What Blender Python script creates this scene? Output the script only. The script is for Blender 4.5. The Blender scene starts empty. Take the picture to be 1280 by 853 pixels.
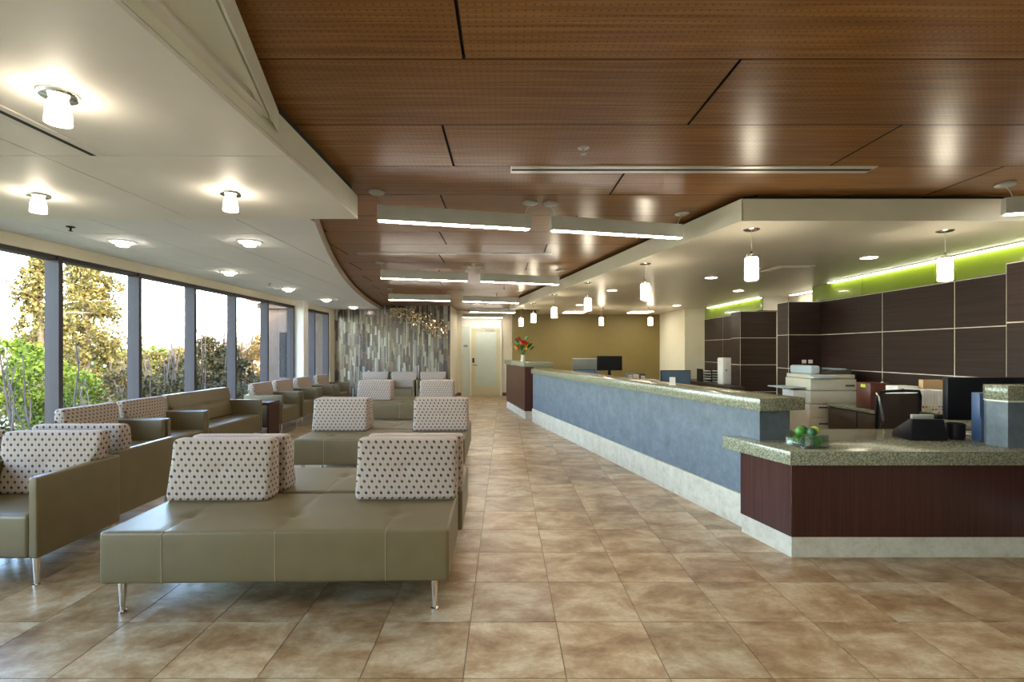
import bpy, bmesh, math, random
import numpy as np
from mathutils import Vector, Matrix

random.seed(7)
rng = np.random.default_rng(7)
scn = bpy.context.scene
COL = scn.collection
PI = math.pi

# ------------------------------------------------------------------ camera, sky, sun, exposure
H = 1.45                                   # eye height
cam_d = bpy.data.cameras.new('camera')
cam_d.sensor_width = 36.0
cam_d.lens = 622.0 / 1280.0 * 36.0
cam_d.shift_x = 9.0 / 1280.0
cam_d.shift_y = 11.5 / 1280.0
cam_d.clip_end = 2000
cam = bpy.data.objects.new('camera', cam_d)
COL.objects.link(cam)
cam.location = (0, 0, H)
cam.rotation_euler = (PI / 2, 0, 0)
scn.camera = cam

world = bpy.data.worlds.new('sky')
scn.world = world
world.use_nodes = True
wn = world.node_tree
for n in list(wn.nodes):
    wn.nodes.remove(n)
wo = wn.nodes.new('ShaderNodeOutputWorld')
wb = wn.nodes.new('ShaderNodeBackground')
ws = wn.nodes.new('ShaderNodeTexSky')
ws.sky_type = 'NISHITA'
ws.sun_disc = False
ws.sun_elevation = math.radians(24)
ws.sun_rotation = math.radians(125)
ws.air_density = 1.0
ws.dust_density = 1.2
wb.inputs['Strength'].default_value = 1.35
wn.links.new(ws.outputs[0], wb.inputs['Color'])
wn.links.new(wb.outputs[0], wo.inputs['Surface'])

sun_d = bpy.data.lights.new('sun', 'SUN')
sun_d.energy = 2.9
sun_d.color = (1.0, 0.80, 0.52)
sun_d.angle = math.radians(0.6)
sun = bpy.data.objects.new('sun', sun_d)
COL.objects.link(sun)
sun.location = (20, -20, 30)
sun.rotation_euler = Vector((-0.80, 0.46, -0.42)).to_track_quat('-Z', 'Y').to_euler()

vs = scn.view_settings
vs.view_transform = 'Standard'
vs.look = 'None'
vs.gamma = 1.0
vs.use_curve_mapping = False
vs.exposure = 1.55

# ------------------------------------------------------------------ materials
class NT:
    def __init__(self, name):
        self.m = bpy.data.materials.new(name)
        self.m.use_nodes = True
        self.t = self.m.node_tree
        self.b = self.t.nodes['Principled BSDF']
        self.out = self.t.nodes['Material Output']
    def n(self, ty, **kw):
        nd = self.t.nodes.new(ty)
        for k, v in kw.items():
            setattr(nd, k, v)
        return nd
    def put(self, sock, v):
        if isinstance(v, bpy.types.NodeSocket):
            self.t.links.new(v, sock)
        elif v is not None:
            if sock.type == 'RGBA' and len(v) == 3:
                v = (*v, 1)
            sock.default_value = v
    def math(self, op, a, b=None, c=None):
        nd = self.n('ShaderNodeMath', operation=op)
        self.put(nd.inputs[0], a)
        if b is not None: self.put(nd.inputs[1], b)
        if c is not None: self.put(nd.inputs[2], c)
        return nd.outputs[0]
    def mix(self, f, a, b, mode='MIX'):
        nd = self.n('ShaderNodeMix', data_type='RGBA', blend_type=mode)
        self.put(nd.inputs[0], f); self.put(nd.inputs[6], a); self.put(nd.inputs[7], b)
        return nd.outputs[2]
    def ramp(self, f, stops):
        nd = self.n('ShaderNodeValToRGB')
        el = nd.color_ramp.elements
        while len(el) < len(stops): el.new(0.5)
        for e, (p, c) in zip(el, stops):
            e.position = p; e.color = (*c, 1) if len(c) == 3 else c
        self.put(nd.inputs[0], f)
        return nd.outputs[0]
    def coord(self, kind='Object'):
        if kind == 'Position':
            return self.n('ShaderNodeNewGeometry').outputs['Position']
        return self.n('ShaderNodeTexCoord').outputs[kind]
    def mapping(self, vec, scale=(1, 1, 1), loc=(0, 0, 0), rot=(0, 0, 0)):
        nd = self.n('ShaderNodeMapping')
        self.put(nd.inputs[0], vec)
        nd.inputs['Scale'].default_value = scale
        nd.inputs['Location'].default_value = loc
        nd.inputs['Rotation'].default_value = rot
        return nd.outputs[0]
    def noise(self, vec, scale, detail=3, rough=0.55, dist=0.0):
        nd = self.n('ShaderNodeTexNoise')
        self.put(nd.inputs['Vector'], vec)
        nd.inputs['Scale'].default_value = scale
        nd.inputs['Detail'].default_value = detail
        nd.inputs['Roughness'].default_value = rough
        nd.inputs['Distortion'].default_value = dist
        return nd.outputs[0]
    def sep(self, vec):
        nd = self.n('ShaderNodeSeparateXYZ'); self.put(nd.inputs[0], vec)
        return nd.outputs
    def comb(self, x, y, z):
        nd = self.n('ShaderNodeCombineXYZ')
        self.put(nd.inputs[0], x); self.put(nd.inputs[1], y); self.put(nd.inputs[2], z)
        return nd.outputs[0]
    def bump(self, h, strength=0.2, dist=0.01):
        nd = self.n('ShaderNodeBump')
        nd.inputs['Strength'].default_value = strength
        nd.inputs['Distance'].default_value = dist
        self.put(nd.inputs['Height'], h)
        self.put(self.b.inputs['Normal'], nd.outputs[0])
    def set(self, **kw):
        names = dict(color='Base Color', rough='Roughness', metal='Metallic', spec='Specular IOR Level',
                     coat='Coat Weight', coat_rough='Coat Roughness', alpha='Alpha', trans='Transmission Weight',
                     ior='IOR', emit='Emission Color', power='Emission Strength', sheen='Sheen Weight')
        for k, v in kw.items():
            self.put(self.b.inputs[names[k]], v)
        return self

MAT = {}
def plain(name, color, rough=0.5, metal=0.0, spec=0.5, var=0.06, scale=6.0, coat=0.0):
    n = NT(name)
    v = n.noise(n.coord('Object'), scale, 3)
    lo = tuple(c * (1 - var) for c in color); hi = tuple(min(1, c * (1 + var)) for c in color)
    n.set(color=n.ramp(v, [(0.3, lo), (0.7, hi)]), rough=rough, metal=metal, spec=spec, coat=coat)
    MAT[name] = n.m
    return n

def glow(name, color, power):
    n = NT(name)
    n.set(color=(0.9, 0.88, 0.82), rough=0.4, emit=color, power=power)
    MAT[name] = n.m

plain('white_paint', (0.80, 0.78, 0.73), 0.7, var=0.02)
plain('ceiling_tile', (0.84, 0.845, 0.87), 0.75, var=0.02, scale=30)
plain('soffit_paint', (0.83, 0.80, 0.745), 0.55, var=0.02)
plain('fascia_paint', (0.75, 0.745, 0.62), 0.5, var=0.02)
plain('curve_fascia', (0.44, 0.36, 0.28), 0.6)
plain('staff_ceiling', (0.72, 0.67, 0.56), 0.34, var=0.02)
plain('cream_wall', (0.68, 0.625, 0.48), 0.6, var=0.02)
plain('olive_wall', (0.175, 0.128, 0.036), 0.6, var=0.03)
plain('black_gap', (0.012, 0.011, 0.010), 0.7)
plain('black_plastic', (0.008, 0.008, 0.011), 0.4, spec=0.25)
plain('dark_grey', (0.06, 0.06, 0.065), 0.45)
plain('grey_metal', (0.42, 0.42, 0.40), 0.4, metal=0.3)
plain('fixture_grey', (0.52, 0.54, 0.49), 0.5)
plain('chrome', (0.80, 0.79, 0.76), 0.14, metal=1.0, var=0.01)
plain('aluminium', (0.66, 0.63, 0.58), 0.35, metal=0.35)
plain('reveal_strip', (0.72, 0.68, 0.60), 0.4)
plain('mullion', (0.042, 0.034, 0.041), 0.5, metal=0.0, spec=0.3)
plain('leather', (0.140, 0.105, 0.047), 0.40, spec=0.5, var=0.05, scale=9)
plain('leather_seam', (0.30, 0.25, 0.15), 0.5)
plain('copier_beige', (0.56, 0.53, 0.44), 0.45)
plain('copier_blue', (0.42, 0.50, 0.58), 0.4)
plain('paper', (0.78, 0.76, 0.72), 0.7)
plain('tan_paper', (0.62, 0.42, 0.22), 0.7)
plain('purple_print', (0.35, 0.05, 0.25), 0.6)
plain('orange_print', (0.65, 0.16, 0.05), 0.6)
plain('yellow_note', (0.70, 0.75, 0.10), 0.6)
plain('red_wood', (0.10, 0.03, 0.018), 0.35)
plain('blue_plastic', (0.05, 0.09, 0.20), 0.35)
plain('screen_blue', (0.10, 0.16, 0.25), 0.15)
plain('partition_grey', (0.24, 0.25, 0.23), 0.8)
plain('stucco', (0.105, 0.072, 0.052), 0.9, var=0.05, scale=3)
plain('roof_tile', (0.42, 0.13, 0.07), 0.8, var=0.2)
plain('dark_glass', (0.012, 0.012, 0.013), 0.6, spec=0.1)
plain('bark', (0.13, 0.085, 0.06), 0.9, var=0.3)
plain('pale_bark', (0.075, 0.058, 0.052), 0.9, var=0.3)
plain('lime_dark', (0.02, 0.09, 0.035), 0.35, var=0.2)
plain('lime_green', (0.06, 0.22, 0.03), 0.35, var=0.2)
plain('lime_yellow', (0.42, 0.52, 0.05), 0.35, var=0.2)
plain('red_petal', (0.55, 0.02, 0.02), 0.5)
plain('yellow_petal', (0.75, 0.45, 0.03), 0.5)
plain('flower_leaf', (0.05, 0.14, 0.025), 0.5)
plain('door_paint', (0.60, 0.56, 0.36), 0.45, var=0.02)
plain('frosted_panel', (0.55, 0.62, 0.55), 0.25, var=0.03)
plain('baseboard_brown', (0.14, 0.075, 0.03), 0.5)
plain('mesh_fabric', (0.035, 0.022, 0.016), 0.7)
plain('ground_soil', (0.20, 0.16, 0.07), 0.95, var=0.4, scale=1.5)
plain('hill_scrub', (0.34, 0.27, 0.15), 0.95, var=0.35, scale=0.08)

glow('glow_linear', (1.0, 0.93, 0.82), 25.0)
glow('glow_pendant', (1.0, 0.87, 0.66), 13.0)
glow('glow_ceiling_lamp', (1.0, 0.86, 0.66), 11.0)
glow('glow_drop_lens', (1.0, 0.90, 0.74), 12.0)
glow('glow_down', (1.0, 0.88, 0.66), 16.0)
glow('glow_cove', (1.0, 0.94, 0.82), 5.0)
glow('glow_troffer', (1.0, 0.93, 0.80), 6.0)

def leafmat(name, a, b):
    n = NT(name)
    at = n.n('ShaderNodeAttribute', attribute_name='tone')
    col = n.mix(at.outputs['Fac'], a, b)
    n.set(color=col, rough=0.7, spec=0.2)
    tr = n.n('ShaderNodeBsdfTranslucent'); n.put(tr.inputs[0], col)
    mx = n.n('ShaderNodeMixShader'); mx.inputs[0].default_value = 0.25
    n.t.links.new(n.b.outputs[0], mx.inputs[1]); n.t.links.new(tr.outputs[0], mx.inputs[2])
    n.t.links.new(mx.outputs[0], n.out.inputs[0])
    MAT[name] = n.m
leafmat('pine_leaf', (0.032, 0.034, 0.009), (0.175, 0.138, 0.040))
leafmat('lime_leaf', (0.024, 0.052, 0.005), (0.15, 0.20, 0.02))
leafmat('dark_leaf', (0.014, 0.019, 0.007), (0.10, 0.075, 0.026))
leafmat('amber_leaf', (0.15, 0.085, 0.02), (0.34, 0.20, 0.065))

# window glass: clear pane with a fresnel reflection
n = NT('window_glass')
tr = n.n('ShaderNodeBsdfTransparent'); tr.inputs[0].default_value = (0.97, 0.98, 0.98, 1)
gl = n.n('ShaderNodeBsdfGlossy'); gl.inputs['Roughness'].default_value = 0.02
lw = n.n('ShaderNodeLayerWeight'); lw.inputs[0].default_value = 0.5
fc = n.math('ADD', 0.025, n.math('MULTIPLY', n.math('POWER', lw.outputs['Facing'], 5.0), 0.35))
mx = n.n('ShaderNodeMixShader')
n.t.links.new(fc, mx.inputs[0]); n.t.links.new(tr.outputs[0], mx.inputs[1]); n.t.links.new(gl.outputs[0], mx.inputs[2])
n.t.links.new(mx.outputs[0], n.out.inputs[0]); n.t.nodes.remove(n.b); MAT['window_glass'] = n.m

n = NT('clear_glass')
tr = n.n('ShaderNodeBsdfTransparent'); tr.inputs[0].default_value = (0.90, 0.96, 0.94, 1)
gl = n.n('ShaderNodeBsdfGlossy'); gl.inputs['Roughness'].default_value = 0.03
lw = n.n('ShaderNodeLayerWeight'); lw.inputs[0].default_value = 0.5
fc = n.math('ADD', 0.10, n.math('MULTIPLY', n.math('POWER', lw.outputs['Facing'], 3.0), 0.6))
mx = n.n('ShaderNodeMixShader')
n.t.links.new(fc, mx.inputs[0]); n.t.links.new(tr.outputs[0], mx.inputs[1]); n.t.links.new(gl.outputs[0], mx.inputs[2])
n.t.links.new(mx.outputs[0], n.out.inputs[0]); n.t.nodes.remove(n.b); MAT['clear_glass'] = n.m

# floor tile: mottled travertine porcelain, every tile a little different
TILE, TX0, TY0 = 0.4565, -0.184, 2.197
n = NT('floor_tile')
p = n.coord('Position'); x, y, z = n.sep(p)
ix = n.math('FLOOR', n.math('DIVIDE', n.math('SUBTRACT', x, TX0), TILE))
iy = n.math('FLOOR', n.math('DIVIDE', n.math('SUBTRACT', y, TY0), TILE))
wnz = n.n('ShaderNodeTexWhiteNoise', noise_dimensions='2D')
n.put(wnz.inputs['Vector'], n.comb(ix, iy, 0.0))
off = n.comb(n.math('ADD', x, n.math('MULTIPLY', wnz.outputs[0], 37.0)), n.math('ADD', n.math('MULTIPLY', y, 1.5), n.math('MULTIPLY', wnz.outputs[0], 91.0)), z)
a = n.noise(off, 2.6, 12, 0.72, 0.3)
b = n.noise(off, 34, 6, 0.8)
c1 = n.ramp(a, [(0.36, (0.185, 0.100, 0.042)), (0.455, (0.325, 0.212, 0.105)), (0.535, (0.44, 0.33, 0.195)), (0.62, (0.56, 0.47, 0.32))])
c2 = n.mix(n.math('MULTIPLY', n.math('SUBTRACT', b, 0.42), 1.5), c1, (0.27, 0.145, 0.06))
tone = n.math('ADD', 0.86, n.math('MULTIPLY', wnz.outputs[0], 0.26))
c3 = n.mix(1.0, c2, n.comb(tone, tone, tone), 'MULTIPLY')
n.set(color=c3, rough=n.math('ADD', 0.24, n.math('MULTIPLY', b, 0.16)), spec=0.5)
n.bump(b, 0.06, 0.004)
MAT['floor_tile'] = n.m
plain('grout', (0.22, 0.165, 0.11), 0.85)

# perforated timber ceiling panel, grain along x
n = NT('ceiling_wood')
p = n.coord('Position')
oi = n.n('ShaderNodeObjectInfo')
sh = n.n('ShaderNodeVectorMath', operation='ADD'); n.put(sh.inputs[0], p)
n.put(sh.inputs[1], n.comb(n.math('MULTIPLY', oi.outputs['Random'], 40.0), n.math('MULTIPLY', oi.outputs['Random'], 13.0), 0.0))
g1 = n.noise(n.mapping(sh.outputs[0], (0.9, 34, 1)), 1.6, 5, 0.6, 0.3)
g2 = n.noise(n.mapping(sh.outputs[0], (3, 190, 1)), 1.0, 2, 0.5)
col = n.ramp(g1, [(0.30, (0.17, 0.074, 0.020)), (0.5, (0.29, 0.135, 0.038)), (0.70, (0.42, 0.215, 0.066))])
col = n.mix(n.math('MULTIPLY', g2, 0.35), col, (0.20, 0.075, 0.027))
tone = n.math('ADD', 0.88, n.math('MULTIPLY', oi.outputs['Random'], 0.24))
col = n.mix(1.0, col, n.comb(tone, tone, tone), 'MULTIPLY')
x, y, z = n.sep(p)
fx = n.math('SUBTRACT', n.math('FRACT', n.math('DIVIDE', x, 0.0305)), 0.5)
fy = n.math('SUBTRACT', n.math('FRACT', n.math('DIVIDE', y, 0.0305)), 0.5)
d = n.math('SQRT', n.math('ADD', n.math('MULTIPLY', fx, fx), n.math('MULTIPLY', fy, fy)))
hole = n.math('LESS_THAN', d, 0.13)
col = n.mix(n.math('MULTIPLY', hole, 0.6), col, (0.02, 0.008, 0.004))
n.set(color=col, rough=0.30, spec=0.2)
MAT['ceiling_wood'] = n.m

def wood(name, a, b, horizontal=True, rough=0.35):
    n = NT(name)
    p = n.coord('Position')
    oi = n.n('ShaderNodeObjectInfo')
    sh = n.n('ShaderNodeVectorMath', operation='ADD'); n.put(sh.inputs[0], p)
    n.put(sh.inputs[1], n.comb(n.math('MULTIPLY', oi.outputs['Random'], 40.0), 0.0, n.math('MULTIPLY', oi.outputs['Random'], 13.0)))
    sc = (1, 1, 40) if horizontal else (45, 45, 0.8)
    g = n.noise(n.mapping(sh.outputs[0], sc), 1.3, 5, 0.6, 0.2)
    n.set(color=n.ramp(g, [(0.3, a), (0.72, b)]), rough=rough, spec=0.3)
    MAT[name] = n.m
wood('dark_panel_wood', (0.014, 0.007, 0.006), (0.040, 0.019, 0.014), True, 0.42)
wood('desk_wood', (0.030, 0.010, 0.008), (0.075, 0.026, 0.019), False, 0.3)
wood('credenza_wood', (0.035, 0.022, 0.013), (0.075, 0.048, 0.028), True, 0.35)

def speckle(name, stops, scale, rough=0.12):
    n = NT(name)
    v = n.noise(n.coord('Position'), scale, 4, 0.75)
    w = n.noise(n.coord('Position'), 5, 2)
    c = n.ramp(v, stops)
    n.set(color=n.mix(n.math('MULTIPLY', w, 0.25), c, stops[0][1]), rough=rough, spec=0.5)
    MAT[name] = n.m
speckle('granite', [(0.32, (0.06, 0.064, 0.042)), (0.45, (0.18, 0.187, 0.125)), (0.56, (0.30, 0.30, 0.21)), (0.70, (0.48, 0.47, 0.35))], 75, 0.2)
speckle('blue_stone', [(0.25, (0.078, 0.100, 0.125)), (0.5, (0.125, 0.155, 0.185)), (0.75, (0.19, 0.22, 0.25))], 7, 0.42)
speckle('plinth_stone', [(0.25, (0.42, 0.385, 0.30)), (0.5, (0.60, 0.56, 0.45)), (0.75, (0.72, 0.68, 0.57))], 9, 0.4)

# upholstery: staggered dots joined by fine vertical lines
n = NT('dot_fabric')
x, y, z = n.sep(n.coord('Object'))
u = n.math('DIVIDE', n.math('ADD', x, y), 0.0485)
v = n.math('DIVIDE', z, 0.0355)
row = n.math('FLOOR', v)
sft = n.math('MULTIPLY', n.math('FLOORED_MODULO', row, 2.0), 0.5)
us = n.math('ADD', u, sft)
fu = n.math('MULTIPLY', n.math('SUBTRACT', n.math('FRACT', us), 0.5), 0.0485)
fv = n.math('MULTIPLY', n.math('SUBTRACT', n.math('FRACT', v), 0.5), 0.0355)
dist = n.math('SQRT', n.math('ADD', n.math('MULTIPLY', fu, fu), n.math('MULTIPLY', fv, fv)))
dot = n.math('LESS_THAN', dist, 0.0094)
lu = n.math('ABSOLUTE', n.math('MULTIPLY', n.math('SUBTRACT', n.math('FRACT', n.math('MULTIPLY', u, 2.0)), 0.5), 0.02425))
line = n.math('LESS_THAN', n.math('SUBTRACT', 0.012125, lu), 0.0011)
wnz = n.n('ShaderNodeTexWhiteNoise', noise_dimensions='1D'); n.put(wnz.inputs['W'], row)
dcol = n.ramp(wnz.outputs[0], [(0.3, (0.055, 0.038, 0.045)), (0.8, (0.09, 0.065, 0.038))])
base = n.mix(n.noise(n.coord('Object'), 260, 2), (0.36, 0.285, 0.235), (0.46, 0.375, 0.315))
c = n.mix(n.math('MULTIPLY', line, 0.55), base, (0.17, 0.13, 0.11))
c = n.mix(dot, c, dcol)
n.set(color=c, rough=0.85, spec=0.2)
n.bump(n.noise(n.coord('Object'), 400, 2), 0.15, 0.002)
MAT['dot_fabric'] = n.m

n = NT('mosaic_strips')
at = n.n('ShaderNodeAttribute', attribute_name='tint')
n.set(color=at.outputs['Color'], rough=0.18, spec=0.5)
MAT['mosaic_strips'] = n.m

n = NT('green_glass')
n.set(color=n.ramp(n.noise(n.coord('Position'), 1.2, 2), [(0.3, (0.17, 0.25, 0.016)), (0.7, (0.21, 0.30, 0.022))]), rough=0.2, coat=0.4)
MAT['green_glass'] = n.m

n = NT('sparkle_glass')
n.set(color=(1.0, 0.90, 0.70), rough=0.12, metal=0.9)
MAT['sparkle_glass'] = n.m

# ------------------------------------------------------------------ mesh helpers
class MB:
    def __init__(self):
        self.v = []; self.f = []
    def add(self, vs_, fs):
        o = len(self.v)
        self.v += [tuple(q) for q in vs_]
        self.f += [tuple(i + o for i in f) for f in fs]
        return self
    def box(self, x0, x1, y0, y1, z0, z1):
        return self.add([(x0, y0, z0), (x1, y0, z0), (x1, y1, z0), (x0, y1, z0), (x0, y0, z1), (x1, y0, z1), (x1, y1, z1), (x0, y1, z1)],
                        [(0, 3, 2, 1), (4, 5, 6, 7), (0, 1, 5, 4), (1, 2, 6, 5), (2, 3, 7, 6), (3, 0, 4, 7)])
    def prism(self, poly, z0, z1):
        a = sum(poly[i][0] * poly[(i + 1) % len(poly)][1] - poly[(i + 1) % len(poly)][0] * poly[i][1] for i in range(len(poly)))
        if a < 0: poly = poly[::-1]
        k = len(poly)
        vs_ = [(px, py, z0) for px, py in poly] + [(px, py, z1) for px, py in poly]
        fs = [tuple(range(k - 1, -1, -1)), tuple(range(k, 2 * k))]
        fs += [(i, (i + 1) % k, k + (i + 1) % k, k + i) for i in range(k)]
        return self.add(vs_, fs)
    def tube(self, p0, p1, r0, r1=None, k=8):
        r1 = r0 if r1 is None else r1
        p0, p1 = Vector(p0), Vector(p1)
        d = (p1 - p0).normalized()
        a = d.orthogonal().normalized(); b = d.cross(a)
        vs_ = []
        for p, r in ((p0, r0), (p1, r1)):
            for i in range(k):
                t = 2 * PI * i / k
                vs_.append(p + (a * math.cos(t) + b * math.sin(t)) * r)
        fs = [(i, (i + 1) % k, k + (i + 1) % k, k + i) for i in range(k)] + [tuple(range(k - 1, -1, -1)), tuple(range(k, 2 * k))]
        return self.add(vs_, fs)
    def path(self, pts, r, k=6):
        for a, b in zip(pts[:-1], pts[1:]):
            if (Vector(a) - Vector(b)).length > 1e-5: self.tube(a, b, r, r, k)
        return self
    def lathe(self, prof, c=(0, 0, 0), k=24):
        vs_ = []
        for r, z in prof:
            for i in range(k):
                t = 2 * PI * i / k
                vs_.append((c[0] + r * math.cos(t), c[1] + r * math.sin(t), c[2] + z))
        fs = []
        for j in range(len(prof) - 1):
            for i in range(k):
                fs.append((j * k + i, j * k + (i + 1) % k, (j + 1) * k + (i + 1) % k, (j + 1) * k + i))
        fs.append(tuple(range(k - 1, -1, -1)))
        fs.append(tuple((len(prof) - 1) * k + i for i in range(k)))
        return self.add(vs_, fs)
    def mesh(self, name, bevel=0.0, seg=2, smooth=True):
        me = bpy.data.meshes.new(name)
        me.from_pydata(self.v, [], self.f)
        bm = bmesh.new(); bm.from_mesh(me)
        bmesh.ops.recalc_face_normals(bm, faces=bm.faces)
        if bevel:
            bmesh.ops.bevel(bm, geom=list(bm.edges), offset=bevel, segments=seg, profile=0.5, affect='EDGES', clamp_overlap=True)
        bm.to_mesh(me); bm.free()
        if smooth:
            me.shade_smooth(); me.set_sharp_from_angle(angle=math.radians(38))
        return me

def obj(name, me, mat=None, parent=None, loc=None, label=None, cat=None, group=None, kind=None):
    if isinstance(me, MB): me = me.mesh(name)
    o = bpy.data.objects.new(name, me)
    COL.objects.link(o)
    if mat and me is not None:
        if not me.materials: me.materials.append(MAT[mat])
    if parent: o.parent = parent
    if loc: o.location = loc
    if label: o['label'] = label
    if cat: o['category'] = cat
    if group: o['group'] = group
    if kind: o['kind'] = kind
    return o

def thing(name, label, cat, loc=(0, 0, 0), rz=0.0, group=None, kind=None):
    o = obj(name, None, label=label, cat=cat, group=group, kind=kind)
    o.location = loc; o.rotation_euler = (0, 0, rz); o.empty_display_size = 0.1
    return o

def dup(root, loc, rz, label, group=None):
    r = root.copy(); COL.objects.link(r)
    r.location = loc; r.rotation_euler = (0, 0, rz); r['label'] = label
    if group: r['group'] = group
    for ch in list(root.children):
        c = ch.copy(); COL.objects.link(c); c.parent = r
        for g in list(ch.children):
            q = g.copy(); COL.objects.link(q); q.parent = c
    return r

def struct(name, me, mat, label=None):
    return obj(name, me, mat, kind='structure', label=label)

def axis(h, r, m):
    """grid stations for a half-size h with rounding radius r"""
    ed = [0, 0.12 * r, 0.35 * r, 0.65 * r, r]
    a = [-h + e for e in ed]; b = [h - e for e in ed[::-1]]
    mid = list(np.linspace(-h + r, h - r, m + 1)[1:-1])
    return a + mid + b

def rbox(name, dx, dy, dz, r, nx=4, ny=4, nz=4, disp=None, c=(0, 0, 0)):
    """rounded box with a dense skin; disp(x, y, z) -> offset vector"""
    hx, hy, hz = dx / 2, dy / 2, dz / 2
    X, Y, Z = axis(hx, r, nx), axis(hy, r, ny), axis(hz, r, nz)
    vs_, fs, idx = [], [], {}
    def vid(p):
        q = tuple(round(t, 6) for t in p)
        if q not in idx:
            cc = Vector((max(-hx + r, min(hx - r, p[0])), max(-hy + r, min(hy - r, p[1])), max(-hz + r, min(hz - r, p[2]))))
            d = Vector(p) - cc
            w = cc + d.normalized() * r if d.length > 1e-9 else Vector(p)
            if disp: w = w + Vector(disp(w.x, w.y, w.z))
            idx[q] = len(vs_); vs_.append((w.x + c[0], w.y + c[1], w.z + c[2]))
        return idx[q]
    for A, B, fn in ((X, Y, lambda s, t, k: (s, t, k * hz)), (X, Z, lambda s, t, k: (s, k * hy, t)), (Y, Z, lambda s, t, k: (k * hx, s, t))):
        for k in (-1, 1):
            for i in range(len(A) - 1):
                for j in range(len(B) - 1):
                    fs.append((vid(fn(A[i], B[j], k)), vid(fn(A[i + 1], B[j], k)), vid(fn(A[i + 1], B[j + 1], k)), vid(fn(A[i], B[j + 1], k))))
    me = bpy.data.meshes.new(name); me.from_pydata(vs_, [], fs)
    bm = bmesh.new(); bm.from_mesh(me); bmesh.ops.recalc_face_normals(bm, faces=bm.faces); bm.to_mesh(me); bm.free()
    me.shade_smooth()
    return me

def wedge_cushion(name, w, h, d_bot, d_top, r=0.03, flare=None):
    """backrest cushion: back face at y=0, front leaning from -d_bot (bottom) to -d_top (top)"""
    corners = [(-d_bot, 0.0), (-d_top, h), (0.0, h), (0.0, 0.0)]
    prof = []
    for i in range(4):
        p = Vector(corners[i]); a = Vector(corners[i - 1]); b = Vector(corners[(i + 1) % 4])
        da = (a - p).normalized(); db = (b - p).normalized()
        ang = da.angle(db); t = r / math.tan(ang / 2)
        cen = p + (da + db).normalized() * (r / math.sin(ang / 2))
        s = p + da * t; e = p + db * t
        for k in range(6):
            q = s.lerp(e, k / 5) - cen
            prof.append(cen + q.normalized() * r)
        nseg = {0: 14, 1: 3, 2: 8, 3: 4}[i]
        nb = corners[(i + 1) % 4]; pb = Vector(nb); c2 = Vector(corners[(i + 2) % 4])
        ang2 = (p - pb).normalized().angle((c2 - pb).normalized())
        e2 = pb + (p - pb).normalized() * (r / math.tan(ang2 / 2))
        for k in range(1, nseg):
            prof.append(e.lerp(e2, k / nseg))
    cen = Vector((-(d_bot + d_top) / 4, h / 2))
    hw = w / 2
    st = [(-hw, r)] + [(-hw + r * (1 - math.cos(t)), r * (1 - math.sin(t))) for t in (0.5, 0.95, PI / 2)]
    xs = st + [(x, 0) for x in np.linspace(-hw + r, hw - r, 17)[1:-1]] + [(-x, s) for x, s in st[::-1]]
    vs_, fs = [], []
    zm = h * 0.52
    for x, ins in xs:
        for q in prof:
            dq = q - cen
            p = q - Vector((dq.x / max(abs(dq.x), 0.05) * min(1, abs(dq.x) / 0.06), dq.y / max(abs(dq.y), 0.05) * min(1, abs(dq.y) / 0.12))) * ins * 0.8
            yy, zz = p.x, p.y
            if yy < -d_top * 0.7 and ins == 0:
                dep = 0.016 * math.exp(-(x / 0.05) ** 2 - ((zz - zm) / 0.04) ** 2) + 0.006 * math.exp(-((zz - zm) / 0.014) ** 2)
                puff = 0.010 * math.cos(PI * x / w) * math.sin(PI * min(max(zz / h, 0), 1))
                yy += dep - puff
            xx = x
            if flare:
                z0, k = flare
                t = min(1, max(0, (zz - z0) / 0.05)); xx = x * (1 + (k - 1) * t * t * (3 - 2 * t))
            vs_.append((xx, yy, zz))
    m = len(prof); k = len(xs)
    for i in range(k - 1):
        for j in range(m):
            fs.append((i * m + j, i * m + (j + 1) % m, (i + 1) * m + (j + 1) % m, (i + 1) * m + j))
    fs.append(tuple(range(m))); fs.append(tuple((k - 1) * m + j for j in range(m - 1, -1, -1)))
    me = bpy.data.meshes.new(name); me.from_pydata(vs_, [], fs)
    bm = bmesh.new(); bm.from_mesh(me); bmesh.ops.recalc_face_normals(bm, faces=bm.faces); bm.to_mesh(me); bm.free()
    me.shade_smooth(); me.set_sharp_from_angle(angle=math.radians(50))
    return me

# ------------------------------------------------------------------ room shell
XW = -4.73            # window wall
YM = 13.8             # mosaic wall
YD = 15.85            # door wall
YO = 14.3             # olive wall
ZW = H + 1.24         # timber ceiling
ZS = H + 1.00         # near white soffit
ZF = H + 1.13         # white tile ceiling by the windows
ZR = H + 1.03         # ceiling over the reception desk
ZH = 2.455            # window head
YB = -3.0             # wall behind the camera

fl = struct('floor', MB().box(XW - 0.2, 6.2, YB - 0.2, YD + 0.3, -0.2, -0.003), 'grout', 'beige mottled square tile floor with thin grout')
tile_me = MB().box(0.0025, TILE - 0.0025, 0.0025, TILE - 0.0025, -0.012, 0.0).mesh('floor_tile')
rest = MB()
for j in range(-12, 31):
    for i in range(-11, 15):
        x0, y0 = TX0 + i * TILE, TY0 + j * TILE
        if x0 < XW - TILE or x0 > 5.6 or y0 > YD + 0.1 or y0 < YB - 0.4: continue
        inview = 1.7 < y0 < 6.7 and -1.06 * (y0 + TILE) - TILE < x0 < 1.08 * (y0 + TILE) and not (y0 > 3.6 and x0 > 2.0)
        if inview:
            obj('floor_tile', tile_me, 'floor_tile', fl, (x0, y0, 0))
        else:
            rest.box(x0 + 0.0025, x0 + TILE - 0.0025, y0 + 0.0025, y0 + TILE - 0.0025, -0.012, 0.0)
obj('distant_tiles', rest.mesh('distant_tiles', smooth=False), 'floor_tile', fl, kind='stuff')

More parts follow.
